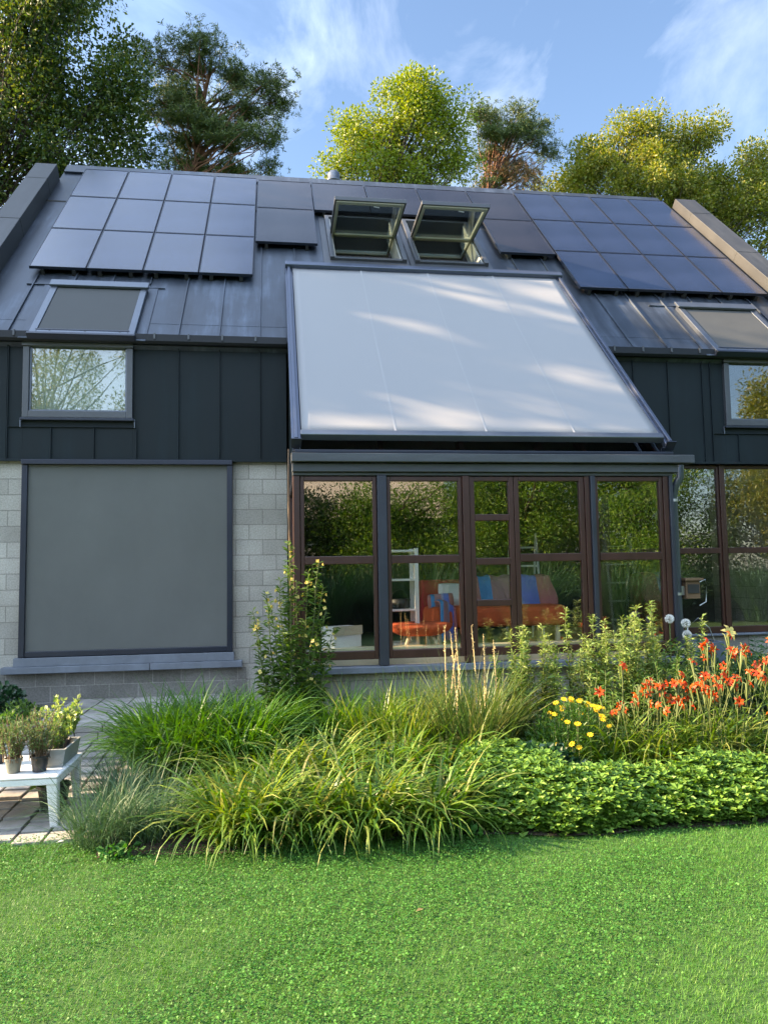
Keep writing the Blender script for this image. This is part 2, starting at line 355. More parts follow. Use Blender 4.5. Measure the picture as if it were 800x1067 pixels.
# pavers
pv = MB(); rnd = random.Random(3)
xx = -6.6
while xx < -1.35:
    yy = 5.78+rnd.uniform(-.2, 0)
    while yy < 9.9:
        z = float(gz(yy+.1)); h = rnd.uniform(.014, .028); e = .008
        ln = .205
        v = [[xx+e, yy+e, z-.03], [xx+.205-e, yy+e, z-.03], [xx+.205-e, yy+ln-e, z-.03], [xx+e, yy+ln-e, z-.03],
             [xx+e, yy+e, z+h+rnd.uniform(-.003, .003)], [xx+.205-e, yy+e, z+h+rnd.uniform(-.003, .003)], [xx+.205-e, yy+ln-e, z+h+rnd.uniform(-.003, .003)], [xx+e, yy+ln-e, z+h]]
        pv.add(v, [[4, 5, 6, 7], [0, 1, 5, 4], [1, 2, 6, 5], [2, 3, 7, 6], [3, 0, 4, 7]])
        yy += .21
    xx += .21
tag(pv.build('paving', MT['paver'], bevel=.004), kind='structure')
sb = bx(-6.7, -1.2, 5.7, 9.99, -.2, .0); 
ps = MB(); xv = np.linspace(-6.7, -1.25, 3); yv = np.linspace(5.72, 9.99, 20)
ps.add([[x, y, float(gz(y))+.006] for y in yv for x in xv], [[j*3+i, j*3+i+1, (j+1)*3+i+1, (j+1)*3+i] for j in range(19) for i in range(2)])
tag(ps.build('paving_sand', solid('sand', (.05, .05, .035), .95, 0, .3, (8, 8, 8))), kind='structure')
# raised path of long slabs against the wall
rp = MB()
for k in range(5):
    x0 = -2.42+.36*k
    for (y0, y1) in ((8.12, 8.75), (8.76, 9.4), (9.41, 9.97)):
        rp.box(x0+.005, x0+.352, y0+.004, y1, .27, .33+rnd.uniform(-.006, .006))
for k in range(8): rp.box(-2.42+.225*k+.004, -2.42+.225*(k+1)-.004, 8.13, 8.36, .1, .266)
rp.box(-2.40, -.65, 8.37, 9.96, .1, .268)
tag(rp.build('raised_path', MT['paver'], bevel=.006), kind='structure')

# lawn grass: short blades and clover leaves, too many to count
def in_lawn(x, y): return (y < edgeY(x)+.22) | ((x < -1.25) & (y < 5.74))
def lawn_pts(n, x0, x1, y0, y1):
    x = rng.uniform(x0, x1, n); y = rng.uniform(y0, y1, n); k = in_lawn(x, y); return x[k], y[k]
lw = MB()
for (n, x0, x1, y0, y1) in ((560000, -3.2, 5.2, 2.2, 5.9), (60000, -7, 9, -1, 2.2), (30000, -8, -3.2, 2.2, 5.9), (30000, 5.2, 9, 2.2, 5.6)):
    x, y = lawn_pts(n, x0, x1, y0, y1); n = len(x)
    pt = (np.sin(x*2.3+np.sin(y*1.9)*1.5)+np.sin(y*3.7+x*1.1)+np.sin(x*7.1-y*5.3)*.5)*.25
    ln = rng.uniform(.014, .034, n)*(1+.3*pt); a = rng.random(n)*6.283; l = rng.uniform(.3, 1.25, n); w = rng.uniform(.0018, .0036, n)
    B = np.stack([x, y, gz(y)-.002], 1); h = np.stack([np.cos(a), np.sin(a), 0*a], 1); sd = np.stack([-np.sin(a), np.cos(a), 0*a], 1)
    T = B+ln[:, None]*(h*np.sin(l)[:, None]+A([0, 0, 1.])*np.cos(l)[:, None])
    v = np.stack([B-sd*w[:, None]/2, B+sd*w[:, None]/2, T], 1).reshape(-1, 3); lw.add(v, np.arange(3*n).reshape(-1, 3))
tag(lw.build('lawn_grass', LM['lawn']), 'short mown green lawn grass in front of the bed', 'grass', kind='stuff')
cl = MB()
x, y = lawn_pts(210000, -3.2, 5.2, 2.2, 5.9)
pt = np.sin(x*1.7+1)+np.sin(y*2.9+x)+np.sin(x*4.3-y*3.1)+rng.normal(0, .8, len(x)); k = pt > -.7; x, y = x[k], y[k]; n = len(x)
P = np.stack([x, y, gz(y)+rng.uniform(.012, .034, n)], 1); D = rdir(n); D[:, 2] *= .25; up = rng.normal(0, .35, (n, 3)); up[:, 2] += 1
leaves(cl, P, D, rng.uniform(.007, .0155, n), .95, up, .05)
tag(cl.build('lawn_clover', LM['clover']), 'small round clover leaves scattered through the lawn', 'clover', kind='stuff')

# ================================================================== HOUSE
H = thing('house', 'modern house with grey block walls, black zinc cladding and steep roof', 'house', (2.1, 10, .1))
def hb(mb, name, mat, parent=H, bevel=.006, label=None):
    o = mb.build(name, MT[mat], parent, bevel=bevel)
    if label: o['label'] = label
    return o
# block walls (left front, gables, back, plinths)
hb(bx(-3.8, .17, 10.0, 10.25, -.15, 3.285), 'block_wall', 'block', bevel=0)
for x0, x1 in ((WL, -3.8), (8.0, WR)):
    ga = MB().prism([(10.0, -.15), (18.94, -.15), (18.94, 4.70), (14.47, 9.17), (10.0, 4.70)], x0, x1)
    hb(ga, 'gable_wall', 'block', bevel=0)
hb(bx(-3.8, 8.0, 18.6, 18.9, -.15, 4.6), 'back_wall', 'block', bevel=0)
hb(bx(SL+.01, SR-.01, SY+.05, SY+.3, -.15, .77), 'plinth_wall', 'block', bevel=0)
hb(bx(SR, 8.0, 10.02, 10.25, -.15, .86), 'plinth_wall', 'block', bevel=0)
for q in (SL+.01, SR-.26): hb(bx(q, q+.25, SY+.302, 9.99, -.15, .838), 'plinth_wall', 'block', bevel=0)
hb(bx(-3.3, -.36, 9.975, 9.999, -.1, .645), 'plinth_wall', 'plinth', bevel=0)
# interior
hb(bx(SL+.27, SR-.27, SY+.302, 10.0, .70, .80), 'floor', 'intfloor', bevel=0)
hb(bx(SL+.1, 8.0, 10.26, 18.5, .70, .80), 'floor', 'intfloor', bevel=0)
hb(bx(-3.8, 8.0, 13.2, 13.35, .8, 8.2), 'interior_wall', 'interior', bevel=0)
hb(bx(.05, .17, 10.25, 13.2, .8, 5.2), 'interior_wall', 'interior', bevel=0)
hb(bx(SL+.32, SR-.32, SY+.32, SY+.52, .802, 1.0), 'window_board', 'cream')
# zinc cladding band with standing seams, left and right of the sunroom
SEAM = [-3.26+.515*k for k in range(-1, 23)]
def cladding(x0, x1, holes):
    c = MB(); xs_ = [x0]
    for h0, h1, z0, z1 in holes: c.box(xs_[-1], h0, 9.955, 10.24, 3.275, 4.80); c.box(h0, h1, 9.955, 10.24, 3.275, z0); xs_.append(h1)
    c.box(xs_[-1], x1, 9.955, 10.24, 3.275, 4.80)
    for X_ in SEAM:
        if not x0+.05 < X_ < x1-.05: continue
        inh = [h for h in holes if h[0]-.05 < X_ < h[1]+.05]
        c.box(X_-.006, X_+.006, 9.93, 9.956, 3.28, inh[0][2]-.12 if inh else 4.79)
    for h0, h1, z0, z1 in holes:
        c.box(h0-.20, h1+.04, 9.932, 9.956, z0-.115, z0-.105)
        c.box(h0-.20, h0-.19, 9.93, 9.956, 3.28, 4.79)
    c.box(x0, x1, 9.925, 9.956, 3.255, 3.285)
    return c
hb(cladding(-4.12, .17, [(-3.08, -1.76, 3.80, 4.8)]), 'wall_cladding', 'clad', bevel=.002)
hb(cladding(SR, WR, [(6.33, 7.65, 3.80, 4.8)]), 'wall_cladding', 'clad', bevel=.002)
# roof: zinc sheets round the openings, seams, ridge
rf = MB(); B_, T_ = -.06, RIDGE_S
def rs(x0, x1, s0, s1): rf.box(x0, x1, s0, s1, -.16, 0, RF)
AW_T = sY(11.05)
OPEN = [(.90, 2.12), (2.26, 3.46)]; OS0, OS1 = 2.62, 4.45
rs(-3.8, SL, B_, T_); rs(SR, 8.0, B_, T_)
rs(SL, SR, AW_T, OS0)
rs(SL, OPEN[0][0], OS0, OS1); rs(OPEN[0][1], OPEN[1][0], OS0, OS1); rs(OPEN[1][1], SR, OS0, OS1); rs(SL, SR, OS1, T_)
for X_ in SEAM:
    if X_ < -3.7 or X_ > 7.9: continue
    if SL < X_ < SR:
        hit = [o for o in OPEN if o[0]-.1 < X_ < o[1]+.1]
        if hit: rf.box(X_-.008, X_+.008, OS1+.2, T_, 0, .028, RF); rf.box(X_-.008, X_+.008, AW_T+.1, OS0-.16, 0, .028, RF)
        else: rf.box(X_-.008, X_+.008, AW_T+.1, T_, 0, .028, RF)
    elif -3.0 < X_ < -1.7 or 6.1 < X_ < 7.5: rf.box(X_-.008, X_+.008, sY(10.95), T_, 0, .028, RF)
    else: rf.box(X_-.008, X_+.008, 0, T_, 0, .028, RF)
rf.box(-3.8, 8.0, 0, RIDGE_S, -.16, 0, (A([0, 19.06, 4.855]), A([1., 0, 0]), A([0, -S2, S2]), A([0, S2, S2])))
for x0, x1 in ((-3.7, .2), (4.42, 7.9)): rf.box(x0, x1, .35, .362, 0, .003, RF)
rf.box(-3.35, -1.5, sY(10.87), sY(10.87)+.02, 0, .02, RF); rf.box(5.75, 7.6, sY(10.87), sY(10.87)+.02, 0, .02, RF)
hb(rf, 'roof', 'roof', bevel=.003)
hb(MB().prism([(14.22, 9.26), (14.47, 9.52), (14.72, 9.26), (14.68, 9.24), (14.47, 9.45), (14.26, 9.24)], -3.78, 7.95), 'ridge_cap', 'roof', bevel=.003)
for x0, x1 in ((WL-.02, -3.78), (7.95, WR+.02)):
    p = MB(); p.box(x0, x1, -.15, sY(13.98), -.1, .28, RF)
    for s_ in (1.1, 3.1, 5.0): p.box(x0-.004, x1+.004, s_, s_+.012, -.02, .286, RF)
    hb(p, 'parapet', 'parapet', bevel=.008)
for x0, x1 in ((-3.78, SL-.02), (SR+.03, 7.95)):
    gt = MB().prism([(9.96, 4.855), (9.96, 4.745), (9.83, 4.745), (9.80, 4.775), (9.80, 4.865), (9.812, 4.865), (9.812, 4.80), (9.95, 4.80), (9.95, 4.855)], x0, x1)
    go = hb(gt, 'gutter', 'gutter', bevel=.003)
    k = x0+.2
    while k < x1: hb(bx(k-.012, k+.012, 9.785, 9.82, 4.80, 4.875), 'bracket', 'greyframe', go, .002); k += .42
# roof windows with a pulled-down outside cover
def roof_window_closed(x0, x1):
    s0, s1 = sY(9.72, .12), sY(10.72, .12); w = .085
    f = MB(); f.box(x0, x0+w, s0, s1, 0, .075, RF); f.box(x1-w, x1, s0, s1, 0, .075, RF); f.box(x0+w, x1-w, s0, s0+.07, 0, .075, RF); f.box(x0+w, x1-w, s1-w, s1, 0, .075, RF)
    fo = hb(f, 'roof_window', 'alulight')
    hb(bx(x0-.02, x1+.02, s1-.1, s1+.06, .077, .11, RF), 'cover_box', 'alulight', fo)
    hb(bx(x0+w, x1-w, s0+.1, s1-.1, .035, .062, RF), 'cover_sheet', 'cover', fo)
    hb(bx(x0+w-.02, x1-w+.02, s0+.072, s0+.10, .04, .08, RF), 'pull_bar', 'darkalu', fo)
    hb(bx(x0-.015, x1+.015, s0-.05, s0-.002, .005, .09, RF), 'bottom_cap', 'darkalu', fo)
    for q0, q1 in ((x0-.13, x0-.001), (x1+.001, x1+.13)): hb(bx(q0, q1, s0-.03, s1+.1, .001, .012, RF), 'flashing', 'roof', fo, .002)
roof_window_closed(-2.98, -1.72); roof_window_closed(6.14, 7.40)
# roof windows standing open
for i, (x0, x1) in enumerate(OPEN):
    f = MB(); w = .07
    f.box(x0, x0+w, OS0, OS1, -.22, .09, RF); f.box(x1-w, x1, OS0, OS1, -.22, .09, RF); f.box(x0+w, x1-w, OS0, OS0+w, -.22, .07, RF); f.box(x0+w, x1-w, OS1-w, OS1, -.22, .09, RF)
    fo = hb(f, 'roof_window', 'greyframe')
    for q0, q1 in ((x0+w, x0+w+.025), (x1-w-.025, x1-w)): hb(bx(q0, q1, OS0+w, OS1-w, -.3, .05, RF), 'lining', 'creampaint', fo)
    piv = ROOF0+RF[2]*3.62+RF[3]*.07
    ang = R(4); u = A([0, -math.cos(ang), math.sin(ang)]); nn = A([0, math.sin(ang), math.cos(ang)])
    fr = (piv, A([1., 0, 0]), u, nn); a0, a1 = x0+w+.01, x1-w-.01; t = .045
    s_ = MB(); s_.box(a0, a0+t, -.7, 1.02, -.02, .05, fr); s_.box(a1-t, a1, -.7, 1.02, -.02, .05, fr); s_.box(a0+t, a1-t, .94, 1.02, -.02, .05, fr); s_.box(a0+t, a1-t, -.7, -.62, -.02, .05, fr)
    s_.box(a0+t, a1-t, -.03, .05, -.03, .0, fr)
    so = hb(s_, 'sash', 'creampaint', fo)
    c = MB(); c.box(a0-.03, a0-.001, .02, 1.02, -.005, .06, fr); c.box(a1+.001, a1+.03, .02, 1.02, -.005, .06, fr); c.box(a0-.03, a1+.03, 1.021, 1.05, -.005, .06, fr)
    hb(c, 'sash_cover', 'greyframe', fo)
    hb(bx(a0+t, a1-t, -.62, .94, .012, .028, fr), 'pane', 'roofpane', fo)
    xm = (a0+a1)/2+.1
    hb(MB().tube([piv+A([xm-.05, 0, 0])+u*.98-nn*.05, piv+A([xm+.04, 0, 0])+u*.96-nn*.05], .012), 'handle', 'galv', fo)
    for q in ((x0-.10, x0-.001, OS0-.12, OS1+.05, .001, .02), (x1+.001, x1+.065, OS0-.12, OS1+.05, .001, .02), (x0, x1, OS0-.12, OS0-.001, .001, .03)): hb(bx(*q, RF), 'flashing', 'greyframe', fo, .002)
# upright windows in the cladding band
def upright(x0, x1, blind):
    z0, z1 = 3.80, 4.80; w = .075; y0 = 9.90
    f = MB(); f.box(x0, x0+w, y0, 10.05, z0, z1-.1); f.box(x1-w, x1, y0, 10.05, z0, z1-.1); f.box(x0+w, x1-w, y0, 10.05, z0, z0+.085)
    fo = hb(f, 'window', 'greyframe')
    hb(bx(x0-.01, x1+.01, 9.875, 10.03, z1-.1, z1-.04), 'blind_box', 'greyframe', fo)
    hb(bx(x0-.02, x1+.02, 9.89, 9.95, z0-.035, z0-.002), 'sill', 'darkalu', fo)
    hb(bx(x0+w, x1-w, 9.945, 9.955, z0+.085, z1-.1), 'pane', 'pane', fo, 0)
    i_ = MB(); i_.box(x0+w, x0+w+.02, 9.93, 9.97, z0+.085, z1-.1); i_.box(x1-w-.02, x1-w, 9.93, 9.97, z0+.085, z1-.1); i_.box(x0+w+.02, x1-w-.02, 9.93, 9.97, z0+.085, z0+.105)
    hb(i_, 'gasket', 'alulight', fo, .002)
    if blind: hb(bx(x0+w, x1-w, 9.99, 10.0, z0+.09, z1-.1), 'inner_blind', 'blind', fo, 0)
    for q in (x0-.03, x1+.018): hb(bx(q, q+.012, 9.925, 9.955, z0-.12, z0-.01), 'sill_end', 'alulight', fo, .002)
upright(-3.08, -1.76, True); upright(6.33, 7.65, False)
# tall right-hand windows
def frame_window(x0, x1, y, zs, wside=.05, wbar=.085, mat='brown', name='window', d=.06):
    f = MB(); zb, zt = zs[0][0], zs[-1][1]
    f.box(x0, x0+wside, y, y+d, zb-.09, zt+.05); f.box(x1-wside, x1, y, y+d, zb-.09, zt+.05)
    f.box(x0+wside, x1-wside, y, y+d, zb-.09, zb); f.box(x0+wside, x1-wside, y, y+d, zt, zt+.05)
    for a, b in zip(zs[:-1], zs[1:]): f.box(x0+wside, x1-wside, y-.006, y+d, a[1], b[0])
    fo = hb(f, name, mat)
    for a, b in zs: hb(bx(x0+wside, x1-wside, y+.026, y+.034, a, b), 'pane', 'pane', fo, 0)
    return fo
for x0, x1 in ((4.55, 6.24), (6.30, 7.95)): frame_window(x0, x1, 10.03, [(.98, 2.0), (2.08, 3.20)], .035)
hb(bx(6.241, 6.299, 10.01, 10.1, .87, 3.25), 'mullion', 'brown'); hb(bx(4.44, 4.549, 10.01, 10.1, .87, 3.25), 'mullion', 'brown')
hb(bx(4.45, 8.0, 9.93, 10.15, .862, .888), 'sill', 'bluestone')
# sunroom front
ZS = [(1.0, 1.90), (1.985, 2.775)]
frame_window(.275, 1.075, SY+.01, ZS, .04, d=.07)
frame_window(1.185, 2.0, SY+.01, ZS, .04, d=.07)
frame_window(2.085, 2.575, SY+.01, [(1.0, 1.43), (1.50, 1.87), (1.945, 2.345), (2.415, 2.775)], .055, d=.07, name='window')
frame_window(2.58, 3.38, SY+.01, ZS, .055, d=.07)
frame_window(3.50, 4.30, SY+.01, ZS, .04, d=.07)
for x0, x1, mt, y in ((SL, .27, 'brown', SY), (1.08, 1.18, 'capalu', SY-.03), (2.005, 2.08, 'brown', SY-.012), (3.385, 3.44, 'brown', SY), (3.443, 3.495, 'capalu', SY-.03), (4.305, 4.365, 'brown', SY), (4.367, 4.41, 'capalu', SY-.025)):
    hb(bx(x0, x1, y, SY+.1, .845, 2.83), 'post', mt)
hb(bx(SL-.03, SR+.02, SY-.07, SY+.12, .775, .84), 'sill', 'bluestone')
hb(bx(SL-.005, SR, SY-.01, SY+.12, 2.833, 2.865), 'head_rail', 'fascia')
hb(bx(SL-.01, SR+.06, SY-.05, SY+.14, 2.868, 2.955), 'fascia_board', 'fascia')
hb(bx(SL-.02, SR+.21, SY-.12, SY+.14, 2.965, 3.055), 'roof_edge_board', 'fascia')
# sunroom sides and glazed roof with rafters
for xa, xb_ in ((SL, SL+.06), (SR-.06, SR)):
    f = MB(); f.box(xa, xb_, SY+.1, SY+.2, .84, 2.9); f.box(xa, xb_, 9.9, 10.0, .84, 3.27); f.box(xa, xb_, SY+.2, 9.9, .84, .95); f.box(xa, xb_, SY+.2, 9.9, 1.9, 1.985); f.box(xa, xb_, SY+.2, 9.9, 2.80, 2.9)
    fo = hb(f, 'side_window', 'brown'); hb(bx(xa+.026, xa+.034, SY+.2, 9.9, .95, 2.80), 'pane', 'pane', fo, 0)
    hb(MB().prism([(SY+.15, 2.902), (9.95, 2.902), (9.95, 4.80), (SY+.15, 3.0)], xa, xb_), 'side_cladding', 'clad', bevel=0)
ra = MB()
for xr in (SL+.03, 1.13, 2.04, 2.95, 3.45, SR-.09): ra.box(xr, xr+.06, sY(8.0), AW_T, -.12, -.02, RF)
hb(ra, 'rafter', 'brown'); hb(bx(SL, SR, sY(7.98), AW_T, -.018, -.004, RF), 'roof_glazing', 'roofglass', bevel=0)
hb(bx(SL, SR, 10.0, 10.06, 4.0, 4.72), 'lintel', 'clad')
# downpipe and cables
dp = MB().tube([(4.50, 7.97, 2.95), (4.50, 7.97, 2.82), (4.47, 8.04, 2.72), (4.465, 8.08, 2.6), (4.465, 8.08, .2)], .042, 12)
dpo = dp.build('downpipe', MT['alu'], H, smooth=True)
for z in (2.55, 1.5, .9): hb(MB().tube([(4.465, 8.08, z), (4.465, 8.08, z+.03)], .048, 12), 'pipe_clip', 'galv', dpo, 0)
MB().tube([(SL-.02, 9.2, 3.3), (SL-.03, 8.9, 2.9), (SL-.035, 8.6, 2.4), (SL-.02, 8.5, 1.8), (SL-.03, 8.5, .9)], .012, 6).build('cable', MT['wood'], H, smooth=True)
# stone sill under the big shade
sl = MB(); sl.box(-3.25, -1.52, 9.86, 9.999, .66, .74); sl.box(-1.515, -.40, 9.86, 9.999, .66, .74); sl.box(-3.12, -.50, 9.90, 9.999, .741, .845)
hb(sl, 'sill', 'bluestone')
# flue pipe on the ridge
fl = MB().lathe([(.0, 0), (.10, 0), (.10, .55), (.15, .56), (.15, .60), (.11, .62), (.13, .70), (.09, .78), (0, .80)], (1.22, 14.75, 9.05), 16)
fl.build('flue_pipe', MT['alulight'], H, smooth=True)

# ================================================================== window shade over the big left window
ws = thing('window_shade', 'large grey fabric roller shade pulled down over the ground floor window', 'window shade', (-1.79, 9.95, .85))
for q in (-3.07, -.59): bx(q, q+.07, 9.91, 9.998, .85, 3.21).build('side_rail', MT['darkalu'], ws, bevel=.005)
bx(-3.07, -.52, 9.88, 9.998, 3.212, 3.27).build('shade_box', MT['darkalu'], ws, bevel=.005)
bx(-3.0, -.59, 9.945, 9.95, .92, 3.211).build('fabric', MT['screen'], ws)
bx(-3.0, -.59, 9.92, 9.97, .852, .919).build('bottom_bar', MT['darkalu'], ws, bevel=.006)

# ================================================================== awning above the sunroom
aw = thing('awning', 'pale grey fabric sun awning on rails over the sunroom roof', 'awning', tuple(ROOF0+A([2.3, 0, 0])))
s0, s1 = sY(8.01, .2), sY(11.10, .2)
for x0, x1 in ((.185, .285), (4.325, 4.425)):
    r_ = MB(); r_.box(x0, x1, s0-.12, s1, .13, .20, RF); r_.box(x0+.03, x1-.03, s0-.10, s1, .2, .235, RF); r_.box(x0+.02, x1-.02, s0-.05, s1-.1, .02, .13, RF)
    ro = r_.build('rail', MT['alu'], aw, bevel=.006)
    bx(x0-.004, x1+.004, s0-.135, s0-.121, .12, .24, RF).build('end_cap', MT['darkalu'], ro)
fab = MB(); nu = 40; xa = np.linspace(.292, 4.318, nu); sa = np.linspace(s0+.05, s1-.1, 30)
v = []
for s_ in sa:
    for x in xa:
        t = (x-.292)/4.026*4; d = abs(t-round(t)); seam = .004 if (d < .06 and .5 < t < 3.5) else 0
        n_ = .205+seam-.018*math.sin(math.pi*(s_-s0)/(s1-s0))
        v.append(ROOF0+RF[1]*x+RF[2]*s_+RF[3]*n_)
fab.add(v, [[j*nu+i, j*nu+i+1, (j+1)*nu+i+1, (j+1)*nu+i] for j in range(29) for i in range(nu-1)])
fo = fab.build('fabric', MT['awning'], aw, smooth=True)
so = fo.modifiers.new('thick', 'SOLIDIFY'); so.thickness = .003
sm = MB()
for k in (1, 2, 3):
    xk = .292+4.026/4*k; sm.add([ROOF0+RF[1]*(xk+e)+RF[2]*s_+RF[3]*(.2125-.018*math.sin(math.pi*(s_-s0)/(s1-s0))) for s_ in sa for e in (-.012, .012)], [[2*j, 2*j+1, 2*j+3, 2*j+2] for j in range(29)])
sm.build('seam', solid('seam', (.296, .295, .296), .6, 0, .03), fo)
bx(.28, 4.33, s0-.04, s0+.05, .15, .235, RF).build('front_bar', MT['alulight'], aw, bevel=.012)
bx(.18, 4.43, s1-.1, s1+.03, .08, .27, RF).build('cassette', MT['alu'], aw, bevel=.02)
bx(SL+.01, SR-.01, 7.93, 8.02, 3.062, 3.098).build('lower_rail', MT['darkalu'], aw, bevel=.008)

# ================================================================== solar panels
def panel(x0, x1, s0, s1, mat, label, group):
    c = ROOF0+RF[1]*((x0+x1)/2)+RF[2]*((s0+s1)/2)
    t = thing('solar_panel', label, 'solar panel', tuple(c), group); e = .008
    f = MB(); w = .012
    f.box(x0+e, x0+e+w, s0+e, s1-e, .085, .127, RF); f.box(x1-e-w, x1-e, s0+e, s1-e, .085, .127, RF); f.box(x0+e+w, x1-e-w, s0+e, s0+e+w, .085, .127, RF); f.box(x0+e+w, x1-e-w, s1-e-w, s1-e, .085, .127, RF)
    f.build('frame', MT['darkalu'], t)
    q = rng.normal(0, .0012, 4); a0, a1, b0, b1 = x0+e+w, x1-e-w, s0+e+w, s1-e-w
    bx(a0, a1, b0, b1, .09, .122, RF).build('glass_face', MT[mat], t)
    for q in (x0+.15, x1-.2): bx(q, q+.05, s0, s1, .0, .083, RF).build('mounting_rail', MT['dark'], t)
row = ['bottom', 'middle', 'top']; colw = ['first', 'second', 'third', 'fourth']
for side, xa0, xa1 in (('left', -3.385, -.28), ('right', 4.71, 7.88)):
    for j in range(3):
        for i in range(4):
            w_ = (xa1-xa0)/4; sa0, sa1 = sY(11.02, .12), sY(14.13, .12); h_ = (sa1-sa0)/3
            panel(xa0+w_*i, xa0+w_*(i+1), sa0+h_*j, sa0+h_*(j+1), 'pvblue',
                  'blue solar panel in the %s row of the %s array, %s from the left' % (row[j], side, colw[i]), 'blue solar panels in two large roof arrays')
tx = [-.27, .725, 1.735, 2.745, 3.735, 4.70]; names = ['above another black panel beside the left array', 'above the left open roof window', 'above the gap between the open roof windows', 'above the right open roof window', 'at the inner top corner of the right array']
ts0, ts1 = sY(13.03, .12), sY(14.08, .12)
for i in range(5): panel(tx[i], tx[i+1], ts0, ts1, 'pvblack', 'black solar panel in the ridge row, '+names[i], 'black solar panels along the ridge')
panel(-.27, .725, sY(11.93, .12), ts0, 'pvblack', 'black solar panel low beside the left array and left open roof window', 'black solar panels along the ridge')
panel(3.735, 4.70, sY(11.93, .12), ts0, 'pvblack', 'black solar panel low between the right open roof window and right array', 'black solar panels along the ridge')

# ================================================================== things seen inside the sunroom
sh = thing('shelf_rack', 'tall narrow white shelf rack standing behind the sunroom glass', 'shelf', (1.35, 8.75, .8))
def post_(x, y, z0, z1, w=.035): return bx(x-w/2, x+w/2, y-w/2, y+w/2, z0, z1)
for x in (1.27, 1.60):
    for y in (8.62, 8.92): post_(x, y, .8, 2.08, .045).build('post', MT['white'], sh, bevel=.003)
for z in (1.0, 1.38, 1.72, 2.05): bx(1.25, 1.62, 8.605, 8.935, z-.012, z+.012).build('shelf_board', MT['white'], sh, bevel=.003)
bk = thing('storage_basket', 'small dark basket on the white shelf rack', 'basket', (1.43, 8.77, 1.39))
MB().lathe([(0, 0), (.10, 0), (.125, .11), (.115, .11), (.09, .012), (0, .012)], (1.43, 8.77, 1.393), 16).build('basket_body', MT['dark'], bk, smooth=True)
MB().tube([(1.32, 8.77, 1.5), (1.36, 8.77, 1.58), (1.43, 8.77, 1.61), (1.5, 8.77, 1.58), (1.54, 8.77, 1.5)], .008).build('handle', MT['dark'], bk, smooth=True)
fs = thing('footstool', 'low stool with rounded orange cloth top on splayed cream legs', 'stool', (1.62, 8.62, .8))
prof = [(0, 0), (.24, .0), (.36, .05), (.40, .10), (.39, .125), (.30, .135), (0, .13)]
MB().lathe([(r_*.95, z) for r_, z in prof], (1.62, 8.62, 1.10), 28).build('seat', MT['orange'], fs, smooth=True)
for dx, dy in ((-.2, -.15), (.2, -.15), (-.2, .15), (.2, .15)): MB().tube([(1.62+dx*.6, 8.62+dy*.6, 1.12), (1.62+dx*1.3, 8.62+dy*1.3, .8)], [.022, .016], 8).build('leg', MT['cream'], fs, smooth=True)
sf = thing('sofa', 'red daybed sofa with orange seat behind the sunroom glass', 'sofa', (2.9, 9.9, .8))
bx(1.95, 3.75, 10.15, 10.35, 1.05, 1.70).build('backrest', MT['red'], sf, bevel=.03)
sm_ = MB(); sm_.box(1.95, 3.72, 9.45, 10.14, 1.10, 1.36); sm_.build('seat', MT['orange'], sf, bevel=.07)
for x in (2.05, 3.6):
    for y in (9.55, 10.25): post_(x, y, .8, 1.12, .05).build('leg', MT['cream'], sf)
M, nt, out = new_mat('plaid'); p = N(nt, 'ShaderNodeBsdfPrincipled', Roughness=.9)
sxyz = N(nt, 'ShaderNodeSeparateXYZ'); t_ = N(nt, 'ShaderNodeTexCoord'); nt.links.new(t_.outputs['Generated'], sxyz.inputs[0])
r_ = ramp(nt, sxyz.outputs[0], [(0, (.45, .2, .2)), (.10, (.08, .30, .65)), (.24, (.42, .22, .26)), (.5, (.34, .34, .55)), (.58, (.16, .2, .68)), (.78, (.5, .16, .18)), (1, (.5, .14, .1))])
r_.node.color_ramp.interpolation = 'CONSTANT'; nt.links.new(r_, p.inputs['Base Color']); nt.links.new(p.outputs[0], out.inputs[0]); MT['plaid'] = M
def sheet(fn, nu, nv):
    b = MB(); b.add([fn(i/(nu-1), j/(nv-1)) for j in range(nv) for i in range(nu)], [[j*nu+i, j*nu+i+1, (j+1)*nu+i+1, (j+1)*nu+i] for j in range(nv-1) for i in range(nu-1)]); return b
def bl(u, v):
    x = 2.62+1.13*u+.03*math.sin(v*9); w_ = .012*math.sin(u*30)
    if v < .3: return [x, 10.40-.02+0, 1.35+v/.3*.38+w_]
    if v < .5: return [x, 10.39-(v-.3)/.2*.28, 1.735+w_]
    return [x, 10.10-w_-(v-.5)*.35, 1.73-(v-.5)/.5*.40]
o = sheet(bl, 30, 20).build('blanket', MT['plaid'], smooth=True); o.modifiers.new('t', 'SOLIDIFY').thickness = .01
tag(o, 'blue and red plaid blanket draped over the sofa back', 'blanket')
def bl2(u, v):
    x = 2.02+.2*u+.05*v; return [x, 9.43-.03*math.sin(u*7)+.02*v if v > .35 else 9.43+(.35-v)*1.2, 1.42-.02*u-(max(0, v-.35))*.75+.03*math.sin(u*5)]
o = sheet(bl2, 12, 14).build('throw', MT['plaid'], smooth=True); o.modifiers.new('t', 'SOLIDIFY').thickness = .01
tag(o, 'blue throw hanging down over the front edge of the sofa', 'throw')
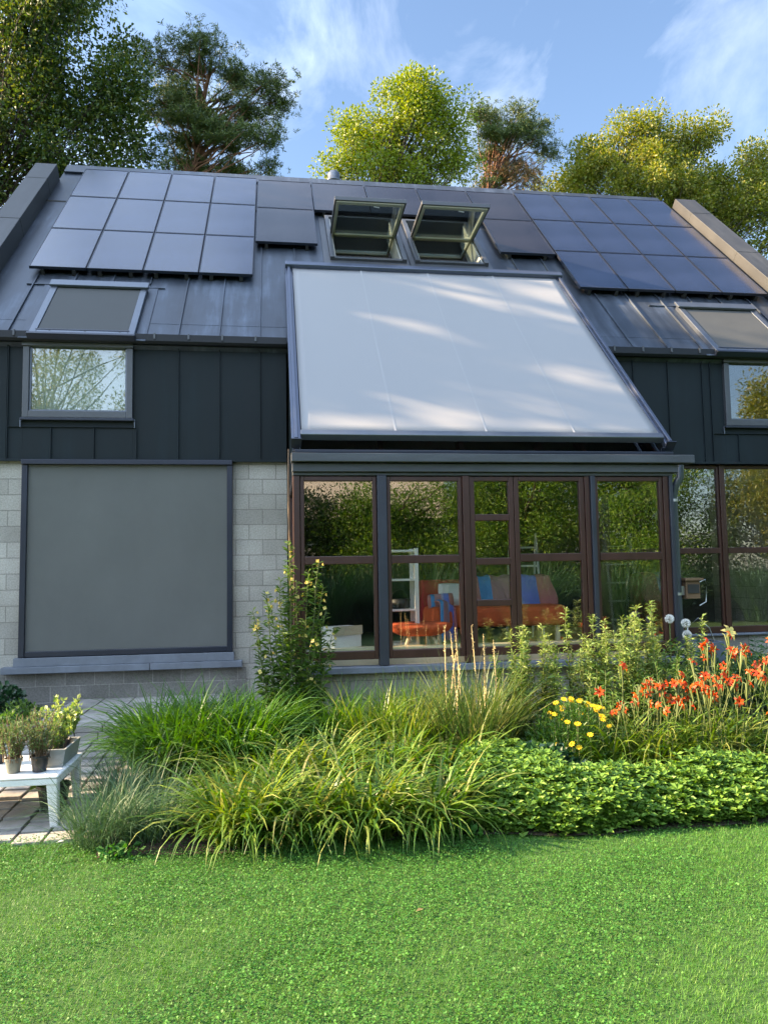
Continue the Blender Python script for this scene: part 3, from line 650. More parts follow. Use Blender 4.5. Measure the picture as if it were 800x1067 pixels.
def cushion(c, w, h, d, mat, label, rz):
    n = 14; u, v_ = np.meshgrid(np.linspace(-1, 1, n), np.linspace(-1, 1, n)); th = (1-u**4)*(1-v_**4)
    vs = []; 
    for sgn in (1, -1):
        P = np.stack([u*w/2*(1-.06*v_**2), sgn*d/2*np.sqrt(np.clip(th, 0, 1)), v_*h/2*(1-.06*u**2)], -1).reshape(-1, 3); vs.append(P)
    V_ = np.vstack(vs); ca, sa_ = math.cos(rz), math.sin(rz); V_ = V_@A([[ca, sa_, 0], [-sa_, ca, 0], [0, 0, 1]])
    tl = R(-18); V_ = V_@A([[1, 0, 0], [0, math.cos(tl), math.sin(tl)], [0, -math.sin(tl), math.cos(tl)]])+A(c)
    f = [[k*n*n+j*n+i, k*n*n+j*n+i+1, k*n*n+(j+1)*n+i+1, k*n*n+(j+1)*n+i] for k in (0, 1) for j in range(n-1) for i in range(n-1)]
    o = MB().add(V_, f).build('cushion', mat, smooth=True, loc=c); tag(o, label, 'cushion')
cushion((2.32, 9.98, 1.50), .36, .32, .14, MT['white'], 'white cushion leaning on the red sofa back', .1)
cushion((2.12, 9.75, 1.43), .34, .2, .13, MT['plaid'], 'striped red cushion lying low on the sofa', -.2)
wb = thing('cardboard_box', 'white box standing just inside the lower left sunroom pane', 'box', (.72, 8.6, .8))
wr = (A([.72, 8.58, .8]), A([math.cos(.5), math.sin(.5), 0]), A([-math.sin(.5), math.cos(.5), 0]), A([0, 0, 1.]))
bx(-.17, .19, -.14, .12, 0.0, .42, wr).build('box_body', MT['white'], wb, bevel=.004)
bx(-.18, .20, -.15, -.141, .33, .43, wr).build('box_flap', MT['cream'], wb)
ld = thing('step_ladder', 'white folding step ladder standing behind the right end of the sofa', 'ladder', (3.55, 10.9, .8))
for dy, nm in ((0, 1), (.5, 0)):
    for x in (3.45, 3.85): MB().tube([(x, 10.75+dy, .8), (x, 10.98, 2.35)], .018, 8).build('rail', MT['white'], ld, smooth=True)
for k in range(5): bx(3.45, 3.85, 10.74+.045*k, 10.86+.045*k, 1.05+.27*k, 1.075+.27*k).build('step', MT['white'], ld)
# ================================================================== WORLD AND SUN
EL, AZ = R(26), R(-6)            # evening sun in the west (from -x), a little behind the facade
SUN = A([-math.cos(AZ)*math.cos(EL), -math.sin(AZ)*math.cos(EL), math.sin(EL)])   # towards the sun
W = bpy.data.worlds.new('World'); SC.world = W; W.use_nodes = True; nt = W.node_tree; nt.nodes.clear()
out = nt.nodes.new('ShaderNodeOutputWorld'); bg = N(nt, 'ShaderNodeBackground', Strength=.067)
sky = N(nt, 'ShaderNodeTexSky', sky_type='NISHITA'); sky.sun_disc = False; sky.sun_elevation = EL; sky.sun_rotation = math.atan2(SUN[0], SUN[1])
sky.air_density = 1.0; sky.dust_density = .8; sky.ozone_density = 1.6
tc = N(nt, 'ShaderNodeTexCoord'); mp = N(nt, 'ShaderNodeMapping'); mp.inputs['Scale'].default_value = (2.6, 1.3, 2.2); mp.inputs['Rotation'].default_value = (.3, .5, .4); mp.inputs['Location'].default_value = (.35, .2, .1)
nt.links.new(tc.outputs['Generated'], mp.inputs[0])
nz = N(nt, 'ShaderNodeTexNoise', Scale=1.9, Detail=8., Roughness=.58, Distortion=.6); nt.links.new(mp.outputs[0], nz.inputs['Vector'])
cf = ramp(nt, nz.outputs[0], [(.50, (0, 0, 0)), (.80, (.34, .34, .34))])
mx = N(nt, 'ShaderNodeMix', data_type='RGBA'); nt.links.new(cf, mx.inputs[0]); nt.links.new(sky.outputs[0], mx.inputs[6]); mx.inputs[7].default_value = (7.2, 7.6, 8.2, 1)
# an unseen bright veil added to the south-west sky, raising the ambient light
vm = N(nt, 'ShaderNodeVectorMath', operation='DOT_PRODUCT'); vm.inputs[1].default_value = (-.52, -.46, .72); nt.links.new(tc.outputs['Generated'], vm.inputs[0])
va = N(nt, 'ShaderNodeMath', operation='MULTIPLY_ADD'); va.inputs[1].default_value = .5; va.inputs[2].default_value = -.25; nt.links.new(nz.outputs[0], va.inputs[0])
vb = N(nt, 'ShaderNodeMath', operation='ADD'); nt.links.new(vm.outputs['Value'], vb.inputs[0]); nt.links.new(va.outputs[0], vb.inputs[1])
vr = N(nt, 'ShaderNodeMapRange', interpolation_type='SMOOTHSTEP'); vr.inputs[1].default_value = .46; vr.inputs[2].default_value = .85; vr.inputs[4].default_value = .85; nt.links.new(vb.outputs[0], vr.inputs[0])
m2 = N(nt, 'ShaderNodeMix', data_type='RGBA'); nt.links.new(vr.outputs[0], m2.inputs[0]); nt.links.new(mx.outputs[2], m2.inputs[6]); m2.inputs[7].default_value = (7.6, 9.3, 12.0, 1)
# and a paler haze added high in the west, giving the left panels sheen
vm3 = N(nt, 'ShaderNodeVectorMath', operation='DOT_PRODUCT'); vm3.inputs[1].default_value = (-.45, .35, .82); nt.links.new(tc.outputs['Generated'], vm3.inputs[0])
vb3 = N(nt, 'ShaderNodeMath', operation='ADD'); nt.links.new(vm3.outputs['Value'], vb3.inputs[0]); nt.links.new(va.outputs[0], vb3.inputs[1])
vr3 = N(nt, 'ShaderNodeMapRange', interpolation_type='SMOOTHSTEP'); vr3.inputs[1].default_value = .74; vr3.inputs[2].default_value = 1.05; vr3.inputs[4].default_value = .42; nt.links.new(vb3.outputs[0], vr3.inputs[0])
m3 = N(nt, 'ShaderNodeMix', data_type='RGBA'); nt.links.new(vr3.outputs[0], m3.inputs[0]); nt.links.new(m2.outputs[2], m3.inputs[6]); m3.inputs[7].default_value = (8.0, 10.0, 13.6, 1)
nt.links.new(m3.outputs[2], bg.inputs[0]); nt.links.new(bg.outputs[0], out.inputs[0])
sl_ = bpy.data.lights.new('sun', 'SUN'); sl_.energy = 5.0; sl_.angle = R(.55); sl_.color = (1, .74, .45)
so_ = bpy.data.objects.new('sun', sl_); COL.objects.link(so_); so_.rotation_euler = Vector(tuple(-SUN)).to_track_quat('-Z', 'Y').to_euler(); so_.location = (-30, -5, 30)
SC.view_settings.view_transform = 'Standard'; SC.view_settings.look = 'None'; SC.view_settings.gamma = 1; SC.view_settings.use_curve_mapping = False
SC.view_settings.exposure = 2.40
SC.cycles.max_bounces = 8; SC.cycles.diffuse_bounces = 3; SC.cycles.glossy_bounces = 4; SC.cycles.transparent_max_bounces = 16; SC.cycles.transmission_bounces = 4
SC.cycles.use_denoising = True; SC.cycles.use_adaptive_sampling = True; SC.cycles.adaptive_threshold = .015; SC.cycles.sample_clamp_indirect = 6

# ================================================================== PLANTS OF THE BED
def plant(name, label, cat, x, y, group=None, z=None):
    return thing(name, label, cat, (x, y, float(gz(y)) if z is None else z), group)
def clump(name, label, cat, x, y, n, L, w, spread, lean, droop, mat, group=None, seg=6):
    t = plant(name, label, cat, x, y, group); b = MB(); blades(b, t.location, n, L, w, spread, lean, droop, seg)
    b.build('leaves', LM[mat], t, smooth=True); return t
G = 'arching green strap-leaved clumps along the front of the bed'
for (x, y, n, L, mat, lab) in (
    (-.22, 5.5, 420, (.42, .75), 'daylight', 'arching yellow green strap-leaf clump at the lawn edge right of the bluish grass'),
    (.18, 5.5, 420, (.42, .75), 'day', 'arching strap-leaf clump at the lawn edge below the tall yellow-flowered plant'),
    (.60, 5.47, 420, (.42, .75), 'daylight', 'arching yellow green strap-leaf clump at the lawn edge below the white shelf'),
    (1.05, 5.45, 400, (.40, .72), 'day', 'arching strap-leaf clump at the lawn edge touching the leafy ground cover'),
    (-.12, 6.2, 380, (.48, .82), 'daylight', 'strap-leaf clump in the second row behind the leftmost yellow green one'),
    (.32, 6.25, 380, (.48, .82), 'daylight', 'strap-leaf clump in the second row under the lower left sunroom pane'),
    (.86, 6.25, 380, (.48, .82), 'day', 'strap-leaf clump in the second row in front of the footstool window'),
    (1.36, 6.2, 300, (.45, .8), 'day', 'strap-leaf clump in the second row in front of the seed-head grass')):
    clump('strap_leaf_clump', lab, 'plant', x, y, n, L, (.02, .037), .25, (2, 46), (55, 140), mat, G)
G = 'tall dark green clumps by the block wall'
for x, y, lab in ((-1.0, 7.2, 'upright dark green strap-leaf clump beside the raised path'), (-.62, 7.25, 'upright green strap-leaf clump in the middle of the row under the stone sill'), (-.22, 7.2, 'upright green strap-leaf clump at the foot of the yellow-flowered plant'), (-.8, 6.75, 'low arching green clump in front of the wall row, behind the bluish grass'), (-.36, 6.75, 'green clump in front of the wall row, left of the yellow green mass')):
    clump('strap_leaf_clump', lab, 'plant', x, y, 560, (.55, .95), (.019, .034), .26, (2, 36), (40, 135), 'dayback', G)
G = 'sunlit strap-leaf clumps under the sunroom sill'
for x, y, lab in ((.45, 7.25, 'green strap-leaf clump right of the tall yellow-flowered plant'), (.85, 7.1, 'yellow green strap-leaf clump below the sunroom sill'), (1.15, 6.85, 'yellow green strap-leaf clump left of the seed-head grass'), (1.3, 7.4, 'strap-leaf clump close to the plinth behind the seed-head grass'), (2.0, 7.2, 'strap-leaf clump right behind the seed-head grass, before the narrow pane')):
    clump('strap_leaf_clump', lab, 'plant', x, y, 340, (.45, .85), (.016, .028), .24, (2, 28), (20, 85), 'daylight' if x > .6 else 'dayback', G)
for x, y, lab in ((-1.15, 5.58, 'fine bluish green grass tuft beside the white table leg'), (-.85, 5.62, 'fine bluish green grass tuft left of the yellow green clump'), (-1.12, 6.25, 'fine bluish grass tuft at the edge of the pavers')):
    clump('grass_tuft', lab, 'grass tuft', x, y, 620, (.3, .68), (.003, .009), .2, (4, 45), (30, 110), 'blue', 'bluish grass tufts at the left end of the bed')
# seed-head grass
t = clump('seed_head_grass', 'tall grass clump with straw-coloured seed spikes in front of the sunroom', 'ornamental grass', 1.72, 6.75, 760, (.6, 1.1), (.010, .02), .27, (1, 28), (10, 90), 'reed')
for k in range(9):
    b = MB(); x0 = 1.80+rng.uniform(-.30, .28); h = rng.uniform(.85, 1.28); y0 = 6.75+rng.uniform(-.15, .15); dx, dy = rng.uniform(-.06, .08), rng.uniform(-.05, .05); z0 = float(gz(6.75))
    pts = [(x0+dx*q*q, y0+dy*q*q, z0+h*q) for q in np.linspace(0, 1, 8)]; b.tube(pts, [.0035]*5+[.005, .005, .002], 6)
    P = A(pts[4])+(A(pts[7])-A(pts[4]))*rng.random((60, 1)); leaves(b, P, rdir(60, 1.2), .022, .4)
    b.build('seed_spike', MT['straw'], t)
# tall yellow-flowered plant
def stems_plant(name, label, cat, x, y, stems, leafmat, nleaf, lsize, lratio, flowers=None, leaf_from=.05, tip=1., group=None, droop=.3):
    t = plant(name, label, cat, x, y, group); sb_, lb = MB(), MB(); z0 = t.location[2]
    for (dx, dy, h, ex, ey) in stems:
        q = np.linspace(0, 1, 9); B = np.stack([x+dx+ex*q**1.5, y+dy+ey*q**1.5, z0+h*q], 1); B[1:-1, :2] += rng.normal(0, .008, (7, 2))
        sb_.tube(B, np.linspace(.008, .003, 9), 5, False)
        n = int(nleaf*h); s = leaf_from+(1-leaf_from)*rng.random(n); i = np.clip((s*8).astype(int), 0, 7); fr = (s*8-i)[:, None]
        P = B[i]*(1-fr)+B[i+1]*fr; a = rng.random(n)*6.283; D = np.stack([np.cos(a), np.sin(a), rng.uniform(-droop, .75, n)], 1)
        leaves(lb, P, D, rng.uniform(*lsize, n)*(1-.55*s*tip), lratio, A([[0, 0, 1.]])+rng.normal(0, .3, (n, 3)))
        if flowers:
            fm, k, npet, ln, wd, zone = flowers
            for _ in range(k):
                s_ = 1-rng.random()*zone; i_ = min(7, int(s_*8)); p_ = B[i_]+(B[i_+1]-B[i_])*(s_*8-i_); d = norm(A([rng.normal(), rng.normal()-.4, .5]))
                fb = MB(); petals(fb, p_+d*.035, d, npet, ln, wd); fb.build('flower', LM[fm], t)
    sb_.build('stem', MT['stem'], t, smooth=True); lb.build('leaves', LM[leafmat], t)
    return t
st = []
for dx_, h_ in ((0, 2.0), (.03, 1.75), (.08, 1.6), (.17, 1.7), (.24, 1.78), (.30, 1.55), (.36, 1.35), (.40, 1.15), (-.06, 1.55), (-.12, 1.62), (-.18, 1.4), (-.24, 1.5), (-.30, 1.32), (-.36, 1.22), (-.10, 1.2), (.12, 1.2), (.22, 1.1), (-.22, 1.0), (0, .9), (.3, .85), (-.3, .8), (.1, .75), (-.05, .7), (.2, .7)):
    st.append((dx_*.55, rng.normal(0, .09), h_, dx_*.45+rng.normal(0, .03), rng.normal(0, .06)))
stems_plant('yellow_flowered_plant', 'tall leafy plant with small pale yellow flowers standing against the block wall', 'flowering plant', .16, 7.55, st, 'herb', 125, (.07, .19), .25, ('pale', 3, 4, .030, .022, .16))
# feathery upright plants in front of the right of the sunroom
def upr(n, h0, h1, sx, sy): return [(rng.normal(0, sx), rng.normal(0, sy), rng.uniform(h0, h1), rng.uniform(-.1, .1), rng.uniform(-.1, .1)) for _ in range(n)]
G = 'feathery green upright plants below the right sunroom panes'
for x, y, n, h0, h1, m_, lab in ((2.35, 7.3, 12, .55, .95, 'herb', 'lower feathery green plant right of the seed-head grass'), (2.75, 7.35, 12, .7, 1.2, 'golden', 'feathery upright plant behind the yellow daisies'),
    (3.2, 7.2, 14, .8, 1.38, 'golden', 'tallest pale green feathery plant before the rightmost sunroom pane'), (3.65, 7.3, 14, .8, 1.35, 'golden', 'pale green feathery plant beside the downpipe'), (3.1, 6.85, 12, .5, .85, 'herb', 'short green leafy plant behind the left orange lilies'), (3.9, 7.0, 12, .6, 1.0, 'herb', 'green leafy plant below the white flower heads')):
    stems_plant('upright_plant', lab, 'plant', x, y, upr(int(n*1.6), h0, h1, .19, .12), m_, 230, (.07, .14), .22, None, .03, .8, G)
# fern-like plants to the right
def fern(x, y, n, L, lab, g):
    t = plant('fern', lab, 'fern', x, y, g); b = MB(); z0 = t.location[2]
    for k in range(n):
        a = rng.random()*6.283; l = rng.uniform(*L); q = np.linspace(0, 1, 14); le = rng.uniform(.1, .5); th = le+q*rng.uniform(.3, 1.0)
        P = np.zeros((14, 3)); P[0] = [x+rng.normal(0, .1), y+rng.normal(0, .08), z0]
        for i in range(1, 14): P[i] = P[i-1]+l/13*A([math.cos(a)*math.sin(th[i]), math.sin(a)*math.sin(th[i]), math.cos(th[i])])
        b.tube(P, np.linspace(.005, .002, 14), 4, False); sd = A([-math.sin(a), math.cos(a), 0])
        for sg in (1, -1):
            PP = np.repeat(P[2:], 3, 0)+rng.normal(0, .006, (36, 3)); T = np.repeat(np.gradient(P, axis=0)[2:], 3, 0); D = sd*sg+norm(T)*.6+rng.normal(0, .12, (36, 3))
            leaves(b, PP, D, np.repeat(np.sin(np.linspace(.35, 3.0, 12))*.13+.02, 3), .22)
    b.build('fronds', LM['fern'], t)
G = 'dark green ferny plants below the right windows'
fern(4.75, 7.7, 26, (.7, 1.15), 'dark green ferny plant right of the square planter', G); fern(5.3, 7.7, 26, (.7, 1.15), 'dark green ferny plant at the right picture edge', G)
fern(4.25, 7.3, 18, (.5, .8), 'smaller ferny plant in front of the white flower heads', G); fern(6.1, 7.8, 26, (.7, 1.1), 'dark green ferny plant far right under the windows', G)
clump('strap_leaf_clump', 'tall pale strap-leaf clump right of the ferny plants', 'plant', 5.0, 6.9, 200, (.6, 1.1), (.012, .022), .18, (1, 25), (10, 70), 'daylight')
clump('strap_leaf_clump', 'broad strap-leaf clump at the far right end of the bed', 'plant', 5.8, 6.4, 300, (.5, .9), (.012, .022), .25, (3, 35), (30, 100), 'day')
# orange day lilies
def daylily(x, y, lab, nl, nf, h, sx, mat):
    t = plant('orange_lily', lab, 'flowering plant', x, y, 'orange day lilies in the bed'); b = MB(); z0 = t.location[2]
    for k in range(3): blades(b, (x+(k-1)*sx*.7, y+rng.normal(0, .06), z0), nl//3, (.5, .95), (.016, .030), .15, (8, 55), (60, 125))
    b.build('leaves', LM[mat], t, smooth=True); sb_ = MB()
    for k in range(nf):
        x0 = x+rng.uniform(-1, 1)*sx; y0 = y+rng.normal(0, .16); hh = h*rng.uniform(.62, 1.0); ex = rng.normal(0, .1); ey = rng.normal(-.05, .08)
        q = np.linspace(0, 1, 7); P = np.stack([x0+ex*q**1.6, y0+ey*q**1.6, z0+hh*q], 1); sb_.tube(P, np.linspace(.005, .003, 7), 5, False)
        d = norm(A([rng.normal(0, .8), rng.normal(-.6, .6), rng.uniform(.1, .8)])); fb = MB()
        petals(fb, P[-1], d, 6, rng.uniform(.055, .08), .024, .75, 3, 62); fb.build('flower', LM['orangef'], t)
        for _ in range(3):
            dd = rdir(1, .8)[0]; sb_.tube([P[-2], P[-1]+dd*.03, P[-1]+dd*.06], [.004, .007, .003], 5)
    sb_.build('stem', MT['stem'], t, smooth=True)
daylily(3.0, 6.35, 'orange day lily with few low flowers, nearest the yellow daisies', 240, 11, .72, .3, 'daylight')
daylily(3.42, 6.45, 'orange day lily with the densest head of flowers before the downpipe', 280, 28, .90, .36, 'daylight')
daylily(3.8, 6.3, 'orange day lily between the densest one and the tallest one', 260, 19, .86, .3, 'daylight')
daylily(4.2, 6.6, 'tallest orange day lily at the right edge of the bed', 280, 24, 1.12, .3, 'daylight')
daylily(5.2, 6.3, 'orange day lily beyond the right edge of the picture', 200, 10, 1.0, .3, 'day')
# yellow daisies
t = plant('yellow_daisy', 'rounded fine-leaved plant covered in bright yellow daisies', 'flowering plant', 2.52, 6.45); b, sb_ = MB(), MB(); z0 = t.location[2]; n = 5200
d = rdir(n, .3); d[:, 2] = np.abs(d[:, 2]); r_ = rng.random(n)**.4; P = A([2.52, 6.45, z0])+d*A([.44, .34, .62])*r_[:, None]
leaves(b, P, norm(d*.7+rdir(n, .7)), rng.uniform(.04, .09, n), .13); b.build('leaves', LM['dayback'], t)
for k in range(36):
    a, rr_ = rng.random()*6.283, math.sqrt(rng.random()); p_ = A([2.55+.34*rr_*math.cos(a), 6.42+.28*rr_*math.sin(a), z0+.60*math.sqrt(max(0, 1-rr_**2*.85))+rng.uniform(.02, .10)])
    fb = MB(); petals(fb, p_, (rng.normal(0, .25), -.45, .8), 8, .034, .02, .35, 2, 120); f_ = fb.build('flower', LM['yellow'], t); MB().tube([p_-A([0, 0, .2]), p_], .003, 4, False).build('stalk', MT['stem'], f_)
# white round flower heads and pale lily
t = plant('white_flower', 'pair of round white flower heads on tall stems beside the downpipe', 'flowering plant', 4.22, 7.7); sb_ = MB()
for x, z in ((4.12, 1.27), (4.30, 1.22), (4.31, 1.10)):
    n = 240; b = MB(); d = rdir(n); leaves(b, A([x, 7.65, z])+d*.028, d+rdir(n)*.5, .024, .7); b.build('flower', LM['whitef'], t); sb_.tube([(x+.02, 7.7, float(gz(7.7))), (x, 7.65, z)], .007, 6)
sb_.build('stem', MT['stem'], t, smooth=True); b = MB(); n = 160; P = np.stack([rng.normal(4.22, .1, n), rng.normal(7.7, .07, n), rng.uniform(.2, 1.0, n)], 1); leaves(b, P, rdir(n, .2), .12, .3); b.build('leaves', LM['herb'], t)
t = plant('pale_lily', 'single pale yellow lily flower on a stem before the square planter', 'flowering plant', 4.62, 7.45); b = MB(); petals(b, (4.60, 7.38, 1.12), (.1, -.8, .5), 6, .13, .045, .7, 3, 60); b.build('flower', LM['pale'], t)
b = MB().tube([(4.62, 7.45, float(gz(7.45))), (4.62, 7.43, .7), (4.60, 7.38, 1.12)], .006, 6); b.build('stem', MT['stem'], t, smooth=True)
b = MB(); n = 60; leaves(b, np.stack([np.full(n, 4.62), np.full(n, 7.44), rng.uniform(.25, 1.0, n)], 1), rdir(n, .2), .11, .2); b.build('leaves', LM['herb'], t)
# square planter and bird feeder by the downpipe
t = thing('square_planter', 'blue grey square planter with a bent wire handle under the right windows', 'planter', (4.75, 8.15, float(gz(8.15))))
pb = MB(); z0 = .62
for a0, a1, b0, b1 in ((4.55, 4.95, 8.0, 8.02), (4.55, 4.95, 8.28, 8.3), (4.55, 4.57, 8.02, 8.28), (4.93, 4.95, 8.02, 8.28)): pb.box(a0, a1, b0, b1, z0, z0+.36)
pb.box(4.57, 4.93, 8.02, 8.28, z0, z0+.03); pb.build('tub', MT['zincbox'], t, bevel=.004)
bx(4.58, 4.92, 8.03, 8.27, .16, .615).build('stand', MT['wood'], t, bevel=.005); bx(4.572, 4.928, 8.022, 8.278, z0+.26, z0+.3).build('soil', MT['soil'], t)
MB().tube([(4.57, 8.14, z0+.3), (4.60, 8.14, z0+.52), (4.73, 8.14, z0+.62), (4.86, 8.14, z0+.5), (4.93, 8.14, z0+.3)], .006).build('handle', MT['galv'], t, smooth=True)
t = thing('bird_feeder', 'small wooden feeder box with a wire hook fixed beside the downpipe', 'bird feeder', (4.62, 8.1, 1.5))
bx(4.535, 4.70, 8.02, 8.18, 1.46, 1.66).build('box_body', MT['wood'], t, bevel=.004); bx(4.515, 4.73, 7.99, 8.2, 1.661, 1.69).build('roof', MT['wood'], t, bevel=.003); bx(4.55, 4.685, 8.01, 8.019, 1.52, 1.62).build('front_opening', MT['dark'], t)
MB().tube([(4.73, 8.08, 1.64), (4.80, 8.08, 1.67), (4.815, 8.08, 1.60), (4.80, 8.08, 1.42), (4.72, 8.08, 1.38)], .007).build('wire_hook', MT['galv'], t, smooth=True); bx(4.50, 4.534, 8.06, 8.10, 1.5, 1.6).build('bracket', MT['galv'], t)
# leafy ground cover
b = MB(); n = 10500; x = rng.uniform(1.3, 6.3, n); y = rng.uniform(5.12, 6.25, n); k = (y > edgeY(x)+.04) & ((y < 5.60+.05*np.sin(x*4)) | (x < 2.15)) & (x > 1.32+.35*np.abs(y-5.6)) ; x, y = x[k], y[k]; e = np.clip((y-edgeY(x))/.42, .0, 1)
hh = .09+.22*e**.75+.018*np.sin(x*5+y*3)+.015*np.sin(x*11-y*7)
for kk in range(3):
    zz = gz(y)+hh*(1-.34*kk)+rng.normal(0, .025, len(x)); m_ = 6
    P = np.repeat(np.stack([x+rng.normal(0, .03, len(x)), y-.0+rng.normal(0, .03, len(x)), zz], 1), m_, 0); nn_ = len(P); a = np.tile(np.arange(m_)*6.283/m_, len(x))+np.repeat(rng.random(len(x))*6.283, m_)
    D = np.stack([np.cos(a), np.sin(a)-.15, rng.uniform(-.15, .9, nn_)], 1); leaves(b, P, D, rng.uniform(.035, .068, nn_), .5, A([[0, -.35, 1.]])+rng.normal(0, .25, (nn_, 3)), .1)
tag(b.build('ground_cover', LM['cover']), 'dense glossy leafy ground cover along the right lawn edge', 'ground cover', kind='stuff')
t = plant('ivy_patch', 'dark green ivy patch in front of the yellow daisies', 'ivy', 2.1, 6.05); b = MB(); n = 900; d = rdir(n, .5); d[:, 2] = np.abs(d[:, 2])
leaves(b, A([2.1, 6.05, t.location[2]])+d*A([.40, .22, .36])*rng.random((n, 1))**.3, norm(d+rdir(n)*.8+A([0, -.3, -.2])), rng.uniform(.06, .1, n), .85); b.build('leaves', LM['ivy'], t)
# low dark shrub by the wall at far left
def bush(name, label, cat, c, r, n, size, mat, ratio=.5, group=None):
    t = thing(name, label, cat, (c[0], c[1], float(gz(c[1]))), group); b = MB(); d = rdir(n, .2); d[:, 2] = np.abs(d[:, 2])
    leaves(b, A([c[0], c[1], t.location[2]])+d*A(r)*rng.random((n, 1))**.35, norm(d*.8+rdir(n, .3)), rng.uniform(*size, n), ratio); b.build('leaves', LM[mat], t)
    MB().tube([tuple(t.location), (c[0], c[1], t.location[2]+r[2]*.6)], .015).build('stem', MT['bark'], t); return t
bush('low_shrub', 'low dark round-leaved shrub at the foot of the block wall', 'shrub', (-3.05, 9.3), (.32, .3, .42), 700, (.05, .09), 'ivy', .8)
bush('low_shrub', 'small green shrub growing left of the raised path', 'shrub', (-2.7, 8.9), (.25, .25, .3), 600, (.03, .06), 'herb', .5)
bush('low_shrub', 'bushy green shrub by the wall just outside the left picture edge', 'shrub', (-3.7, 9.2), (.35, .3, .5), 700, (.05, .08), 'herb', .6)
# weeds at the lawn edge
G = 'small weeds at the lawn edge'
for k, (x, lab) in enumerate(((-1.0, 'tiny weed rosette at the lawn edge under the bluish grass'), (.3, 'tiny weed rosette under the arching leaves at the lawn edge'), (1.25, 'tiny weed rosette where strap leaves meet ground cover'))):
    t = plant('weed', lab, 'weed', x, float(edgeY(x))+.0, G); b = MB(); n = 70; leaves(b, A(t.location)+rng.normal(0, .06, (n, 3))*A([1, .6, .2])+A([0, 0, .04]), rdir(n, .2), rng.uniform(.04, .08, n), .5); b.build('leaves', LM['clover'], t)
for x, y, lab in ((.72, 4.1, 'small fallen brown leaf lying on the lawn'),(2.48, 5.28, 'pinkish fallen petal at the edge of the ground cover'),(-1.45, 5.55, 'pale fallen petal on the grass by the white table leg')):
    b = MB(); leaves(b, A([[x, y, float(gz(y))+.035]]), A([[1., .3, .1]]), .05, .6, A([[0, 0, 1.]])); b.build('fallen_leaf', LM['rust'] if 'brown' in lab else LM['whitef']); tag(COL.objects[-1], lab, 'leaf')

# ================================================================== TABLE WITH POTS
TZ = .40; t = thing('plastic_table', 'low white plastic garden table holding potted herbs on the pavers', 'table', (-2.1, 6.15, .0))
tp = MB(); tp.box(-2.75, -1.58, 5.78, 6.5, TZ-.022, TZ); tp.build('tabletop', MT['plastic'], t, bevel=.012)
ap = MB(); ap.box(-2.74, -1.59, 5.785, 5.80, TZ-.065, TZ-.024); ap.box(-2.74, -1.59, 6.48, 6.495, TZ-.065, TZ-.024); ap.box(-1.605, -1.585, 5.80, 6.48, TZ-.065, TZ-.024); ap.box(-2.745, -2.73, 5.80, 6.48, TZ-.065, TZ-.024); ap.build('apron', MT['plastic'], t, bevel=.004)
for x, sx in ((-1.63, 1), (-2.70, -1)):
    for y in (5.83, 6.45):
        lg = MB(); z1 = TZ-.03; zb = float(gz(y))+.015
        v = []
        for z, s_, o_ in ((zb, .028, .02), (z1, .04, 0)):
            for a, c_ in ((-1, -1), (1, -1), (1, 1), (-1, 1)): v.append([x+sx*o_+a*s_, y+c_*s_, z])
        lg.add(v, [[0, 1, 5, 4], [1, 2, 6, 5], [2, 3, 7, 6], [3, 0, 4, 7], [0, 3, 2, 1], [4, 5, 6, 7]]); lg.build('leg', MT['plastic'], t, bevel=.01)
def pot(x, y, z, r, h, mat, label, fol):
    t = thing('potted_plant', label, 'potted plant', (x, y, z), 'potted herbs on the white table' if z > .3 else None); r *= .9; h *= .92
    MB().lathe([(0, .0), (r*.74, 0), (r*.97, h*.88), (r*1.06, h*.88), (r*1.06, h), (r*.97, h), (r*.93, h*.86), (0, h*.84)], (x, y, z+.002), 24).build('pot', MT[mat], t, smooth=False, bevel=.002)
    fol(t, x, y, z+h*.85); return t
def lav(t, x, y, z, h=.33, n=42, mat='lav', sp=.08):
    sb_, lb = MB(), MB()
    for k in range(n):
        a = rng.random()*6.283; l = rng.uniform(.1, .55); hh = h*rng.uniform(.6, 1.05); e = A([x, y, z])+A([math.cos(a)*math.sin(l), math.sin(a)*math.sin(l), math.cos(l)])*hh
        b0 = A([x+rng.normal(0, sp*.4), y+rng.normal(0, sp*.4), z-.01]); sb_.tube([b0, (b0+e)/2+rng.normal(0, .01, 3), e], [.003, .0025, .0015], 4, False)
        m_ = 26; s = (.2+.8*rng.random(m_))[:, None]; P = b0+(e-b0)*s; leaves(lb, P, norm(rdir(m_, .5)+(e-b0)/hh*.6), rng.uniform(.025, .05, m_), .16)
    sb_.build('stem', MT['wood'], t); lb.build('leaves', LM[mat], t)
def broad(t, x, y, z, h=.26, n=14, mat='golden', size=(.035, .06)):
    sb_, lb = MB(), MB()
    for k in range(n):
        a = rng.random()*6.283; l = rng.uniform(.1, .8); hh = h*rng.uniform(.6, 1.05); e = A([x, y, z])+A([math.cos(a)*math.sin(l), math.sin(a)*math.sin(l), math.cos(l)])*hh; b0 = A([x, y, z-.01])
        sb_.tube([b0, (b0+e)/2+rng.normal(0, .012, 3), e], [.004, .003, .002], 4, False); m_ = 16; P = b0+(e-b0)*(.35+.65*rng.random(m_))[:, None]; leaves(lb, P, rdir(m_, .3), rng.uniform(*size, m_), .62)
    sb_.build('stem', MT['stem'], t); lb.build('leaves', LM[mat], t)
pot(-1.93, 5.93, TZ, .066, .115, 'potgrey', 'fine-leaved herb in a round grey green pot on the white table', lav)
pot(-1.75, 5.93, TZ, .070, .125, 'potblack', 'olive green herb in the round black pot at the table front', lambda t, x, y, z: lav(t, x, y, z, .36, 46))
